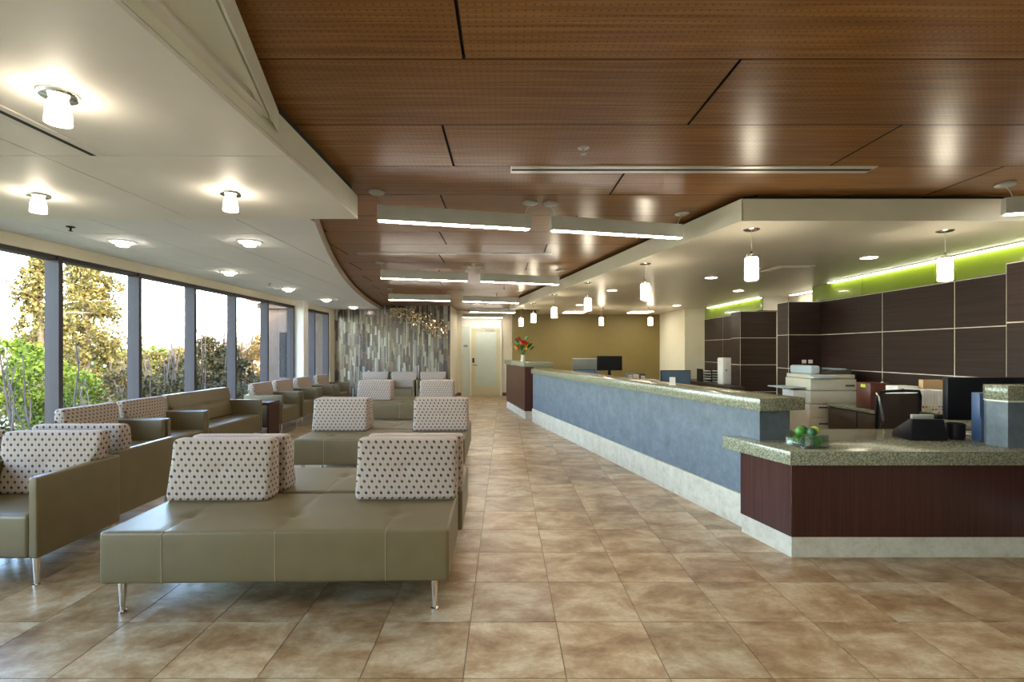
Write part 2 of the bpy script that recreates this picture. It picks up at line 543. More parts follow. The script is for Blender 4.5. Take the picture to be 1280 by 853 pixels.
# roof deck that closes the building, walls outside the view
struct('ceiling', MB().box(XW - 0.9, 6.4, YB - 0.4, YD + 0.5, 2.76, 2.95), 'black_gap', 'dark ceiling void above the timber panels')
struct('wall_back', MB().box(XW - 0.2, 6.2, YB - 0.2, YB, 0, 2.76), 'cream_wall', 'plain cream wall behind the seating')
struct('wall_right', MB().box(5.45, 5.65, YB, YO, 0, 2.76), 'cream_wall', 'cream wall behind the dark timber panelling')

# timber ceiling: staggered perforated panels
tc = struct('ceiling_timber', MB().box(-4.7, 5.4, YB, YD, ZW + 0.03, ZW + 0.045), 'black_gap', 'perforated warm brown timber panel ceiling')
PW, PL = 0.617, 2.53
pan_me = MB().box(0.007, PL - 0.007, 0.0035, PW - 0.0035, 0, 0.02).mesh('ceiling_panel', smooth=False)
pan_me.materials.append(MAT['ceiling_wood']); pan_me.materials.append(MAT['black_gap'])     # black painted edges
for f_ in pan_me.polygons: f_.material_index = 0 if abs(f_.normal.z) > 0.9 else 1
for r in range(-8, 23):
    y0 = 2.119 - PW + r * PW
    if y0 + PW < YB or y0 > YD: continue
    jx = -0.174 - 0.085 * r + (1.265 if r % 2 else 0)
    for k in range(-3, 4):
        x0 = jx + k * PL
        xr = 5.4 if y0 < 3.98 else 2.3 - 0.205 * (y0 - 3.98) + 0.1
        xl = -1.15 if y0 < 3.1 else (-2.0 - 0.24 * (y0 - 3.1) if y0 < 9 else -3.6)
        if x0 > xr or x0 + PL < xl: continue
        obj('ceiling_panel', pan_me, 'ceiling_wood', tc, (x0, y0, ZW))
# near white soffit over the first chairs: four boards with joints, fascia and dark reveal
ns = struct('ceiling_soffit', MB().box(XW, -1.15, YB, 3.78, ZS + 0.02, ZS + 0.17), 'soffit_paint', 'lowered smooth white soffit above the front armchairs')
for (xa, xb) in ((XW, -2.385), (-2.375, -1.12)):
    for (ya, yb) in ((YB, -0.1), (-0.092, 2.555), (2.565, 3.79)):
        obj('soffit_board', MB().box(xa, xb, ya, yb, ZS, ZS + 0.02), 'soffit_paint', ns)
obj('fascia', MB().box(-1.15, -1.12, YB, 3.79, ZS + 0.0225, ZS + 0.175), 'fascia_paint', ns)
obj('reveal', MB().box(XW, -1.155, YB, 3.75, ZS + 0.17, ZW + 0.03), 'black_gap', ns)
# wedge-shaped housing that leaves the fascia at an angle
wq = [(-1.119, 2.46), (-1.119, -1.0), (0.05, -1.9), (-1.085, 2.36)]
def wx(y): return -1.12 + (2.48 - y) * 0.2656
wz0, wz1 = H + 1.068, H + 1.172
wd = struct('trim_1', MB().prism([(-1.119, 2.44), (-1.119, -1.2), (wx(-1.2), -1.2), (wx(2.44), 2.44)], wz0 + 0.03, wz1), 'fascia_paint', 'wedge-shaped cream housing running off the soffit fascia')
obj('rim', MB().prism([(wx(-1.2) - 0.03, -1.2), (wx(2.44) - 0.004, 2.44), (wx(2.44), 2.44), (wx(-1.2), -1.2)], wz0, wz0 + 0.032), 'fascia_paint', wd)
obj('rim', MB().prism([(wx(-1.2) - 0.075, -1.2), (-1.108, 2.28), (-1.1, 2.33), (wx(-1.2) - 0.04, -1.2)], wz0 + 0.012, wz0 + 0.032), 'fascia_paint', wd)
obj('rim', MB().prism([(-1.119, 2.3), (-1.119, -1.2), (-1.075, -1.2), (-1.075, 2.2)], wz0 + 0.006, wz0 + 0.032), 'soffit_paint', wd)

# white tile ceiling with a curved edge
CY = [3.6, 4.32, 4.88, 6.76, 9.43, 13.16, 13.8]
CX = [-1.44, -1.653, -1.809, -2.30, -2.856, -3.36, -3.43]
cc_ = np.polyfit(CY, CX, 3)
def curve(y): return float(np.polyval(cc_, y))
ys = np.linspace(3.7, YM, 40)
backing = [(XW, 3.7)] + [(curve(t) - 0.02, t) for t in ys] + [(XW, YM)]
ct = struct('ceiling_tiles', MB().prism(backing, ZF + 0.012, ZF + 0.03), 'dark_grey', 'white square tile ceiling with a curved edge by the windows')
TS = 0.635
full = MB().box(0.005, TS - 0.005, 0.003, TS - 0.003, 0, 0.011).mesh('ceiling_tile', smooth=False)
x_lines = [-2.31 + TS * k for k in range(-4, 3)]
for a in range(len(x_lines) - 1):
    for b in range(17):
        x0, x1 = x_lines[a], x_lines[a] + TS
        y0 = 4.83 + (b - 2) * TS; y1 = min(y0 + TS, YM)
        x0c = max(x0, XW)
        if y1 < 3.75 or y0 >= YM - 0.02: continue
        if x0 >= XW and x1 < min(curve(t) for t in np.linspace(max(y0, 3.6), y1, 5)) and y1 - y0 > TS - 0.001:
            obj('ceiling_tile', full, 'ceiling_tile', ct, (x0, y0, ZF)); continue
        tt = np.linspace(y0 + 0.0022, y1 - 0.0022, 25)
        tt = np.array([t for t in tt if curve(max(t, 3.6)) > x0c + 0.03])
        if len(tt) < 2: continue
        rt = [(min(x1 - 0.005, curve(max(t, 3.6))), t) for t in tt]
        if max(p[0] for p in rt) < x0c + 0.03: continue
        rt = [(max(p[0], x0c + 0.004), p[1]) for p in rt]
        poly = [(x0c + 0.005, tt[0])] + rt + [(x0c + 0.005, tt[-1])]
        obj('ceiling_tile', MB().prism(poly, ZF, ZF + 0.014).mesh('ceiling_tile', smooth=False), 'ceiling_tile', ct)
fa = [(curve(t), t) for t in ys]; fb = [(curve(t) + 0.022, t) for t in ys[::-1]]
obj('curved_fascia', MB().prism(fa + fb, ZF - 0.004, ZF + 0.075).mesh('curved_fascia'), 'curve_fascia', ct)
fa = [(curve(t) - 0.04, t) for t in ys]; fb = [(curve(t) - 0.02, t) for t in ys[::-1]]
obj('reveal', MB().prism(fa + fb, ZF + 0.03, ZW + 0.03).mesh('reveal'), 'black_gap', ct)

# ceiling over the reception desk
sp = [(1.90, 3.98), (5.45, 3.98), (5.45, YO), (0.9, YO), (0.9, 12.56), (0.14, 12.56)]
rs = struct('ceiling_reception', MB().prism(sp, ZR, ZR + 0.175).mesh('ceiling_reception', smooth=False), 'staff_ceiling', 'lowered cream ceiling over the reception desk with pale fascia')
def off(p, q, d):
    v = Vector((q[0] - p[0], q[1] - p[1])).normalized(); return (v.y * d, -v.x * d)
obj('fascia', MB().prism([(1.90, 3.98), (5.45, 3.98), (5.45, 3.962), (1.887, 3.962)], ZR - 0.001, ZR + 0.176), 'fascia_paint', rs)
obj('fascia', MB().prism([(1.899, 3.961), (0.135, 12.56), (0.117, 12.56), (1.882, 3.955)], ZR - 0.001, ZR + 0.176), 'fascia_paint', rs)
obj('reveal', MB().prism([(1.93, 4.02), (5.45, 4.02), (5.45, YO), (0.9, YO), (0.9, 12.5), (0.19, 12.5)], ZR + 0.176, ZW + 0.03), 'black_gap', rs)

# mosaic wall
mw = struct('wall_mosaic', MB().box(XW - 0.2, -1.51, YM + 0.012, YD, 0, 2.76), 'cream_wall', 'accent wall of narrow vertical glass strips in brown, grey and cream')
mv, mf, mc = [], [], []
pal = [(0.075, 0.055, 0.05), (0.12, 0.092, 0.075), (0.19, 0.16, 0.125), (0.30, 0.28, 0.23), (0.16, 0.11, 0.09), (0.42, 0.40, 0.32), (0.10, 0.10, 0.115), (0.24, 0.23, 0.19), (0.24, 0.17, 0.12), (0.52, 0.52, 0.45)]
xx = XW
while xx < -1.515:
    wdt = min(random.choice([0.02, 0.026, 0.035, 0.045, 0.06]), -1.512 - xx)
    z = -random.random() * 0.35
    while z < ZW + 0.02:
        hgt = random.choice([0.32, 0.32, 0.40, 0.24])
        za, zb = max(z, 0.0), min(z + hgt, ZW + 0.03)
        if zb - za > 0.02:
            yy = YM - random.choice([0.0, 0.003, 0.006])
            c = random.choices(pal, [3, 4, 4, 4, 3, 3, 3, 3, 2, 2])[0]
            q = len(mv)
            mv += [(xx + 0.001, yy, za + 0.001), (xx + wdt - 0.001, yy, za + 0.001), (xx + wdt - 0.001, yy, zb - 0.001), (xx + 0.001, yy, zb - 0.001),
                   (xx + 0.001, YM + 0.012, za + 0.001), (xx + wdt - 0.001, YM + 0.012, za + 0.001), (xx + wdt - 0.001, YM + 0.012, zb - 0.001), (xx + 0.001, YM + 0.012, zb - 0.001)]
            mf += [(q, q + 1, q + 2, q + 3), (q, q + 4, q + 5, q + 1), (q + 1, q + 5, q + 6, q + 2), (q + 2, q + 6, q + 7, q + 3), (q + 3, q + 7, q + 4, q)]
            mc += [tuple(q * 0.82 for q in c)] * 5
        z += hgt
    xx += wdt
me = bpy.data.meshes.new('mosaic_strips'); me.from_pydata(mv, [], mf)
ca = me.color_attributes.new('tint', 'FLOAT_COLOR', 'CORNER')
ca.data.foreach_set('color', np.repeat(np.array([(*c, 1) for c in mc], dtype=np.float32), 4, axis=0).ravel())
obj('mosaic_strips', me, 'mosaic_strips', mw, kind='stuff')

# door wall, olive wall, pier
struct('wall_far', MB().box(-1.51, 0.9, YD, YD + 0.2, 0, 2.76), 'cream_wall', 'cream wall with the far door')
struct('wall_olive', MB().box(0.23, 5.45, YO, YD, 0, 2.76), 'olive_wall', 'plain olive green wall behind the staff desks')
struct('wall_pier', MB().box(4.45, 5.45, 12.3, YO - 0.002, 0, ZR), 'cream_wall', 'cream pier between olive wall and dark panelling')
struct('baseboard_far', MB().box(-1.505, -1.39, YD - 0.012, YD, 0, 0.1), 'baseboard_brown', 'brown baseboard left of the far door')
struct('baseboard_olive', MB().box(-0.08, 0.225, YD - 0.012, YD, 0, 0.1), 'baseboard_brown', 'brown baseboard right of the far door')
struct('baseboard_mosaic', MB().box(-1.509, -1.497, YM + 0.02, YD - 0.012, 0, 0.1), 'baseboard_brown', 'brown baseboard on the short return wall')
struct('trim_2', MB().box(-1.38, -0.12, YD - 0.03, YD, 2.21, 2.52), 'white_paint', 'pale transom panel above the far door')
dr = struct('door_1', MB().box(-1.06, -0.14, YD - 0.035, YD, 0.005, 2.15), 'door_paint', 'pale cream door with a long vision panel at the end of the hall')
fr = MB().box(-1.11, -1.06, YD - 0.06, YD, 0, 2.20).box(-0.14, -0.09, YD - 0.06, YD, 0, 2.20).box(-1.06, -0.14, YD - 0.06, YD, 2.15, 2.20)
obj('door_frame', fr, 'white_paint', dr)
obj('inset_panel', MB().box(-0.93, -0.27, YD - 0.043, YD - 0.034, 0.30, 2.05), 'frosted_panel', dr)
obj('lock_plate', MB().box(-1.03, -0.97, YD - 0.06, YD - 0.034, 1.05, 1.20), 'black_plastic', dr)
obj('door_handle', MB().tube((-1.0, YD - 0.035, 0.98), (-1.0, YD - 0.09, 0.98), 0.014).tube((-1.0, YD - 0.085, 0.98), (-0.87, YD - 0.085, 0.97), 0.011), 'chrome', dr)
obj('door_closer', MB().box(-0.62, -0.36, YD - 0.09, YD - 0.034, 2.07, 2.12).tube((-0.4, YD - 0.08, 2.12), (-0.75, YD - 0.12, 2.16), 0.01), 'grey_metal', dr)
sl = struct('window_1', MB().box(-1.37, -1.12, YD - 0.025, YD - 0.002, 0.03, 2.20), 'frosted_panel', 'tall narrow pale sidelight beside the far door')
obj('window_frame', MB().box(-1.385, -1.365, YD - 0.04, YD, 0, 2.21).box(-1.365, -1.115, YD - 0.04, YD, 0, 0.03), 'aluminium', sl)
obj('notice', MB().box(-1.31, -1.18, YD - 0.031, YD - 0.025, 1.55, 1.62), 'partition_grey', sl)

# ------------------------------------------------------------------ window wall
struct('wall_left', MB().box(XW - 0.18, XW, YB, YM, 0, 0.40).box(XW - 0.18, XW, YB, YM, ZH, 2.76), 'cream_wall', 'cream wall band above and below the window strip')
struct('trim_3', MB().box(XW - 0.1, -4.55, 11.25, 11.52, 0.40, ZF).box(XW + 0.001, -4.55, 11.25, 11.52, 0, 0.40), 'white_paint', 'white column between two window strips')
struct('trim_4', MB().box(XW - 0.18, XW + 0.01, 13.42, YM, 0.40, ZH), 'cream_wall', 'cream jamb beside the mosaic wall')
mull = [-2.8, -1.64, -0.48, 0.68, 1.84, 3.0, 4.16, 5.32, 6.48, 7.63, 8.79, 9.98, 11.2]
def window(k, ya, yb, label):
    w = struct('window_%d' % k, MB().box(XW - 0.105, XW - 0.095, ya, yb, 0.43, ZH - 0.04), 'window_glass', label)
    fm = MB().box(XW - 0.16, XW - 0.03, ya, yb, ZH - 0.045, ZH).box(XW - 0.16, XW - 0.03, ya, yb, 0.40, 0.435)
    obj('window_frame', fm, 'mullion', w)
    obj('mullion', MB().box(XW - 0.165, XW - 0.015, yb - 0.001, yb + 0.052, 0.40, ZH), 'mullion', w)
k = 2
for a, b in zip(mull[:-1], mull[1:]):
    window(k, a + 0.026, b - 0.026, 'tall window pane in dark frame, number %d of the strip towards the mosaic wall' % (k - 1)); k += 1
window(k, 11.53, 12.42, 'narrow window pane just past the white column'); k += 1
window(k, 12.475, 13.37, 'narrow window pane next to the mosaic wall')

# ------------------------------------------------------------------ dark panelled wall at the right
def panels_x(w, X, ylist, zlist, name='wood_panel'):
    for ya, yb in zip(ylist[:-1], ylist[1:]):
        for za, zb in zip(zlist[:-1], zlist[1:]):
            obj(name, MB().box(X, X + 0.02, ya + 0.006, yb - 0.006, za + 0.005, zb - 0.005), 'dark_panel_wood', w)
def panels_y(w, Y, xlist, zlist, name='wood_panel'):
    for xa, xb in zip(xlist[:-1], xlist[1:]):
        for za, zb in zip(zlist[:-1], zlist[1:]):
            obj(name, MB().box(xa + 0.006, xb - 0.006, Y, Y + 0.02, za + 0.005, zb - 0.005), 'dark_panel_wood', w)
ZL = [0.1, 0.64, 1.165, 1.69, 2.206]
XP = 4.93
wp = struct('wall_panelled', MB().box(XP + 0.003, 5.44, 4.36, 7.75, 0, 2.208), 'reveal_strip', 'long wall of dark timber panels with thin pale joints')
panels_x(wp, XP, [4.36, 5.456, 6.50, 7.77], ZL)
w2 = struct('wall_return', MB().box(4.433, 5.44, 7.773, 8.09, 0, 2.208), 'reveal_strip', 'dark panelled end of the long wall beside the copier')
panels_y(w2, 7.77, [4.43, 4.945], ZL)
panels_x(w2, 4.43, [7.775, 8.09], ZL)
w3 = struct('wall_block', MB().box(4.593, 5.40, 9.703, 10.10, 0, 2.208), 'reveal_strip', 'free-standing dark panelled wall block further down')
panels_y(w3, 9.70, [4.59, 5.30], ZL)
panels_x(w3, 4.59, [9.705, 10.10], ZL)
w4 = struct('wall_rear_panelled', MB().box(XP + 0.003, 5.44, 10.12, 12.28, 0, 2.208), 'reveal_strip', 'farthest dark panelled wall behind the paper trays')
panels_x(w4, XP, [10.12, 11.25, 12.28], ZL)
w5 = struct('wall_near_panelled', MB().box(4.383, 5.44, 1.6, 4.35, 0, 2.208), 'reveal_strip', 'projecting dark panelled block beside the granite pedestal')
panels_x(w5, 4.38, [1.6, 2.97, 4.35], ZL)
g = struct('trim_5', MB().box(XP + 0.03, 5.44, 4.36, 8.0, 2.217, ZR), 'reveal_strip', 'lime green band above the long dark panelling')
for a, b in zip([4.36, 5.62, 6.88], [5.62, 6.88, 8.0]):
    obj('green_panel', MB().box(XP + 0.012, XP + 0.03, a + 0.004, b - 0.004, 2.217, ZR - 0.001), 'green_glass', g)
g = struct('trim_6', MB().box(XP + 0.03, 5.44, 9.55, 12.28, 2.217, ZR), 'reveal_strip', 'lime green band above the farthest dark panelling')
for a, b in zip([9.55, 10.45, 11.35], [10.45, 11.35, 12.28]):
    obj('green_panel', MB().box(XP + 0.012, XP + 0.03, a + 0.004, b - 0.004, 2.217, ZR - 0.001), 'green_glass', g)
def cove(ya, yb, label):
    t = thing('cove_light', label, 'light', (XP - 0.03, ya, ZR))
    obj('housing', MB().box(-0.028, 0.028, 0, yb - ya, -0.012, -0.0005), 'fixture_grey', t)
    obj('lens', MB().box(-0.022, 0.022, 0.005, yb - ya - 0.005, -0.020, -0.0125), 'glow_cove', t)
cove(3.99, 7.53, 'long bright cove light above the lime green band near the desk')
cove(9.6, 12.0, 'shorter bright cove light above the farthest lime green band')
t = thing('cove_light', 'short bright strip light between the two dark wall blocks', 'light', (5.3, 8.2, ZR))
obj('housing', MB().box(-0.06, 0.06, 0, 1.0, -0.012, -0.0005), 'fixture_grey', t)
obj('lens', MB().box(-0.045, 0.045, 0.01, 0.99, -0.02, -0.0125), 'glow_cove', t)

# ------------------------------------------------------------------ reception counters
A = Vector((1.985, 3.88)); B = Vector((0.55, 10.07))
dv = (B - A).normalized(); nv = Vector((dv.y, -dv.x))           # nv points to the staff side
def P(s, t): q = A + dv * s + nv * t; return (q.x, q.y)
LC = (B - A).length
rc = thing('reception_counter', 'long blue-grey stone reception counter with granite top and pale stone plinth', 'counter', (A.x, A.y, 0))
def loc(poly): return [(px - A.x, py - A.y) for px, py in poly]
obj('front_panel', MB().prism(loc([P(0.02, 0.02), P(LC, 0.02), P(LC, 0.30), P(0.02, 0.30)]), 0.268, 0.975).mesh('front_panel', smooth=False), 'blue_stone', rc)
obj('kickboard', MB().prism(loc([P(0.03, 0.03), P(LC - 0.01, 0.03), P(LC - 0.01, 0.29), P(0.03, 0.29)]), 0.0, 0.268), 'black_gap', rc)
s = 0.02; q = 0
while s < LC - 0.01:
    e = min(s + 0.457, LC)
    obj('plinth_tile', MB().prism(loc([P(s + 0.001, 0.0), P(e - 0.001, 0.0), P(e - 0.001, 0.03), P(s + 0.001, 0.03)]), 0.001, 0.266), 'plinth_stone', rc); s = e
obj('countertop', MB().prism(loc([P(-0.03, -0.02), P(LC + 0.0, -0.02), P(LC + 0.0, 0.40), P(-0.03, 0.40)]), 0.975, 1.075).mesh('countertop', bevel=0.006), 'granite', rc)

fd = thing('front_desk', 'low reception desk with granite slab top over dark reddish timber front', 'desk', (2.0, 3.47, 0))
def L2(poly): return [(px - 2.0, py - 3.47) for px, py in poly]
DX = 4.36
obj('front_panel', MB().prism(L2([(2.0, 3.47), (DX, 3.47), (DX, 3.50), (2.02, 3.50)]), 0.146, 0.652), 'desk_wood', fd)
obj('side_panel', MB().prism(L2([(1.998, 3.475), (2.015, 3.502), (1.905, 3.985), (1.885, 3.98)]), 0.146, 0.652), 'desk_wood', fd)
xs_ = [2.006, 2.62, 3.23, 3.84, DX]
for a, b in zip(xs_[:-1], xs_[1:]):
    obj('plinth_tile', MB().box(a + 0.001 - 2.0, b - 0.001 - 2.0, 0.006, 0.03, 0.001, 0.145), 'plinth_stone', fd)
obj('plinth_tile', MB().prism(L2([(2.004, 3.478), (2.02, 3.505), (1.912, 3.98), (1.893, 3.975)]), 0.001, 0.145), 'plinth_stone', fd)
obj('desktop', MB().prism(L2([(1.972, 3.437), (DX, 3.437), (DX, 4.42), (2.33, 4.42), (2.335, 3.975), (1.99, 3.86), (1.935, 4.07), (1.78, 4.07)]), 0.652, 0.75).mesh('desktop', bevel=0.005), 'granite', fd)

ec = thing('end_counter', 'tall dark timber end counter with grey stone top by the hall', 'counter', (0.42, 10.43, 0))
def L3(poly): return [(px - 0.42, py - 10.43) for px, py in poly]
body = [(0.42, 10.43), (0.60, 10.43), (0.55, 12.6), (0.04, 12.6)]
obj('body', MB().prism(L3(body), 0.17, 1.10), 'desk_wood', ec)
obj('plinth', MB().prism(L3([(0.43, 10.44), (0.59, 10.44), (0.54, 12.59), (0.05, 12.59)]), 0.0, 0.17), 'plinth_stone', ec)
obj('countertop', MB().prism(L3([(0.40, 10.38), (1.0, 10.40), (0.95, 12.66), (-0.01, 12.66)]), 1.10, 1.20).mesh('countertop', bevel=0.005), 'granite', ec)

# granite pedestal on the desk at the right
t = thing('pedestal', 'square granite transaction pedestal with pale joint standing on the desk', 'pedestal', (3.61, 3.57, 0.75))
def ped(e): return [(-e, -e), (0.40 + e, -e), (0.40 + e, 0.20), (0.02 - e, 0.20), (-0.03 - e, 0.13)]
obj('body', MB().prism(ped(0), 0, 0.325), 'blue_stone', t)
obj('joint_strip', MB().prism(ped(0.004), 0.325, 0.338), 'reveal_strip', t)
obj('cap', MB().prism(ped(0.010), 0.338, 0.445).mesh('cap', bevel=0.004), 'granite', t)

# ------------------------------------------------------------------ seating
leg_me = MB().lathe([(0.024, 0.185), (0.023, 0.178), (0.012, 0.02), (0.012, 0.014), (0.020, 0.010), (0.020, 0.0)], k=16).mesh('leg')
BW, BD = 1.89, 0.72
tx = (-0.61, 0.0, 0.60)
def seat_disp(x, y, z):
    if z < 0.05: return (0, 0, 0)
    d = 0.0
    for t in tx:
        d -= 0.018 * math.exp(-((x - t) / 0.05) ** 2 - ((y + 0.08) / 0.05) ** 2) + 0.004 * math.exp(-((x - t) / 0.018) ** 2)
    return (0, 0, d)
bench_seat = rbox('seat', BW, BD, 0.285, 0.018, 90, 20, 4, seat_disp, (0, 0, 0.3225))
bench_cush = wedge_cushion('backrest', 0.665, 0.395, 0.19, 0.10)
seam_me = MB().path([(0, -0.361, 0.185), (0, -0.361, 0.448), (0, -0.352, 0.462), (0.004, -0.2, 0.461), (0.008, -0.08, 0.446), (0.004, 0.1, 0.461), (0, 0.34, 0.461)], 0.0022).mesh('seam')
def make_bench(label, locn, rz, group=None):
    t = thing('bench', label, 'bench', locn, rz, group)
    obj('seat', bench_seat, 'leather', t)
    for sx in tx: obj('seam', seam_me, 'leather_seam', t, (sx, 0, 0))
    for sx in (-0.612, 0.612):
        obj('backrest', bench_cush, 'dot_fabric', t, (sx, 0.362, 0.462), label='dotted fabric backrest cushion')
    for sx in (-0.86, 0.86):
        for sy in (-0.30, 0.30):
            obj('leg', leg_me, 'chrome', t, (sx, sy, 0))
    return t
b0 = make_bench('olive leather bench with two dotted cushions, facing the open tile floor', (-1.26, 3.07, 0), math.radians(1.2))
dup(b0, (-1.25, 3.835, 0), PI + math.radians(1.2), 'olive bench back to back with the frontmost bench, facing the mosaic wall')
dup(b0, (-1.395, 5.86, 0), math.radians(0.8), 'middle olive bench with two dotted cushions, facing the frontmost pair of benches')
dup(b0, (-1.41, 6.605, 0), PI + math.radians(0.8), 'olive bench back to back with the middle bench, facing the mosaic wall')
dup(b0, (-1.95, 9.56, 0), math.radians(0.8), 'olive bench of the last pair before the mosaic wall, facing the middle benches')
dup(b0, (-1.96, 10.305, 0), PI + math.radians(0.8), 'olive bench of the last pair, facing the three chairs at the mosaic wall')

arm_me = rbox('armrest', 0.055, 0.67, 0.495, 0.012, 2, 6, 6)
seat_me = rbox('seat', 0.618, 0.56, 0.27, 0.025, 16, 14, 3, lambda x, y, z: (0, 0, 0.012 * math.cos(PI * x / 0.64) * math.cos(PI * y / 0.6) if z > 0.05 else 0))
backp_me = rbox('back_panel', 0.618, 0.05, 0.50, 0.012, 4, 2, 4)
ccush_me = wedge_cushion('backrest', 0.61, 0.425, 0.20, 0.10, 0.03, (0.225, 1.14))
def make_chair(label, locn, rz, group=None):
    t = thing('armchair', label, 'armchair', locn, rz, group)
    obj('seat', seat_me, 'leather', t, (0, -0.055, 0.313))
    obj('back_panel', backp_me, 'leather', t, (0, 0.308, 0.43))
    for sx in (-0.3375, 0.3375):
        obj('armrest', arm_me, 'leather', t, (sx, 0, 0.4285))
    obj('backrest', ccush_me, 'dot_fabric', t, (0, 0.282, 0.446), label='dotted fabric backrest cushion')
    for sx in (-0.32, 0.32):
        for sy in (-0.29, 0.29):
            obj('leg', leg_me, 'chrome', t, (sx, sy, 0))
    return t
c0 = make_chair('olive armchair with dotted cushion beside the frontmost bench, facing the open floor', (-3.21, 3.35, 0), math.radians(1))
dup(c0, (-3.97, 3.37, 0), 0, 'olive armchair nearest the window beside the front armchair')
dup(c0, (-3.325, 4.13, 0), PI + math.radians(1), 'olive armchair back to back with the front armchair')
dup(c0, (-4.14, 5.215, 0), PI / 2, 'window armchair with dotted cushion, second from the olive sofa')
dup(c0, (-4.14, 5.985, 0), PI / 2, 'window armchair with dotted cushion right next to the olive sofa')
dup(c0, (-4.16, 8.93, 0), PI / 2, 'window armchair beside the small dark side table')
dup(c0, (-4.16, 9.80, 0), PI / 2, 'window armchair, second after the small side table')
dup(c0, (-4.14, 10.72, 0), PI / 2, 'window armchair just before the white column')
dup(c0, (-4.12, 11.76, 0), PI / 2, 'window armchair in the corner by the mosaic wall')
dup(c0, (-3.47, 13.2, 0), 0, 'armchair against the mosaic wall, closest to the windows')
dup(c0, (-2.70, 13.2, 0), 0, 'middle armchair of the three against the mosaic wall')
dup(c0, (-1.93, 13.2, 0), 0, 'armchair against the mosaic wall, closest to the hall door')

so = thing('sofa', 'plain olive leather two-seat sofa under the windows', 'sofa', (-4.16, 7.12, 0), PI / 2)
obj('seat', rbox('seat', 1.35, 0.56, 0.27, 0.025, 24, 14, 3), 'leather', so, (0, -0.055, 0.313))
obj('back_panel', rbox('back_panel', 1.35, 0.05, 0.50, 0.012, 8, 2, 4), 'leather', so, (0, 0.308, 0.43))
for sx in (-0.705, 0.705):
    obj('armrest', arm_me, 'leather', so, (sx, 0, 0.4285))
obj('backrest', wedge_cushion('backrest', 1.34, 0.425, 0.20, 0.10, 0.03, (0.225, 1.07)), 'leather', so, (0, 0.282, 0.446))
for sx in (-0.68, 0.68):
    for sy in (-0.29, 0.29):
        obj('leg', leg_me, 'chrome', so, (sx, sy, 0))

t = thing('side_table', 'small dark timber side table between sofa and armchair', 'table', (-4.08, 8.23, 0))
obj('tabletop', MB().box(-0.27, 0.27, -0.2, 0.2, 0.56, 0.60).mesh('tabletop', bevel=0.006), 'desk_wood', t)
for sx in (-0.25, 0.25):
    obj('side_panel', MB().box(sx - 0.015, sx + 0.015, -0.19, 0.19, 0, 0.56), 'desk_wood', t)
obj('shelf', MB().box(-0.235, 0.235, -0.18, 0.18, 0.2, 0.22), 'desk_wood', t)

# ------------------------------------------------------------------ lights
lin_body = MB().prism([(-0.032, 0), (0.032, 0), (0.026, 0.12), (-0.026, 0.12)], -0.62, 0.62).mesh('housing', smooth=False)
lin_body.transform(Matrix(((0, 0, 1, 0), (1, 0, 0, 0), (0, 1, 0, 0), (0, 0, 0, 1))))
lin_lens = MB().box(-0.605, 0.605, -0.026, 0.026, -0.006, 0.002).mesh('lens', smooth=False)
can_me = MB().lathe([(0.062, 0.0), (0.062, -0.012), (0.05, -0.02), (0.012, -0.022)], k=20).mesh('canopy')
lin_z = H + 1.01
def linear(p0, p1, label):
    p0, p1 = Vector(p0), Vector(p1)
    c = (p0 + p1) / 2; d = p1 - p0
    t = thing('linear_pendant', label, 'pendant light', (c.x, c.y, lin_z), math.atan2(d.y, d.x))
    obj('housing', lin_body, 'fixture_grey', t)
    obj('lens', lin_lens, 'glow_linear', t)
    L = d.length / 2
    for s in (-1, 1):
        cn = obj('canopy', can_me, 'grey_metal', t, (s * L, 0, ZW - lin_z - 0.001))
        obj('cable', MB().path([(s * -0.0, 0, -0.02), (s * -0.03, 0, -0.06), (s * -0.045, 0, ZW * 0 - 0.108)], 0.004), 'fixture_grey', cn)
linear((-0.997, 3.876), (0.214, 4.158), 'long slim pendant light hanging beside the tip of the white soffit')
linear((0.381, 4.19), (1.597, 4.484), 'long slim pendant light next to the cream fascia corner')
linear((-1.75, 6.98), (-0.544, 7.28), 'slim pendant light on the window side of the second pair')
linear((-0.376, 7.31), (0.85, 7.67), 'slim pendant light on the counter side of the second pair')
linear((-2.3, 9.98), (-1.15, 10.2), 'slim pendant light in front of the mosaic wall')
linear((-0.91, 10.28), (0.33, 10.7), 'slim pendant light on the counter side of the third pair')
linear((-0.93, 13.2), (0.28, 13.45), 'slim pendant light before the far door, nearer the end counter')
linear((-1.27, 15.3), (-0.09, 15.45), 'last slim pendant light right above the far door')
linear((3.72, 3.70), (4.88, 3.32), 'slim pendant light crossing the cream fascia above the granite pedestal')
linear((-0.23, 0.78), (0.98, 1.06), 'slim pendant light of the pair over the open floor, window side')
linear((1.15, 1.09), (2.37, 1.38), 'slim pendant light of the pair over the open floor, desk side')

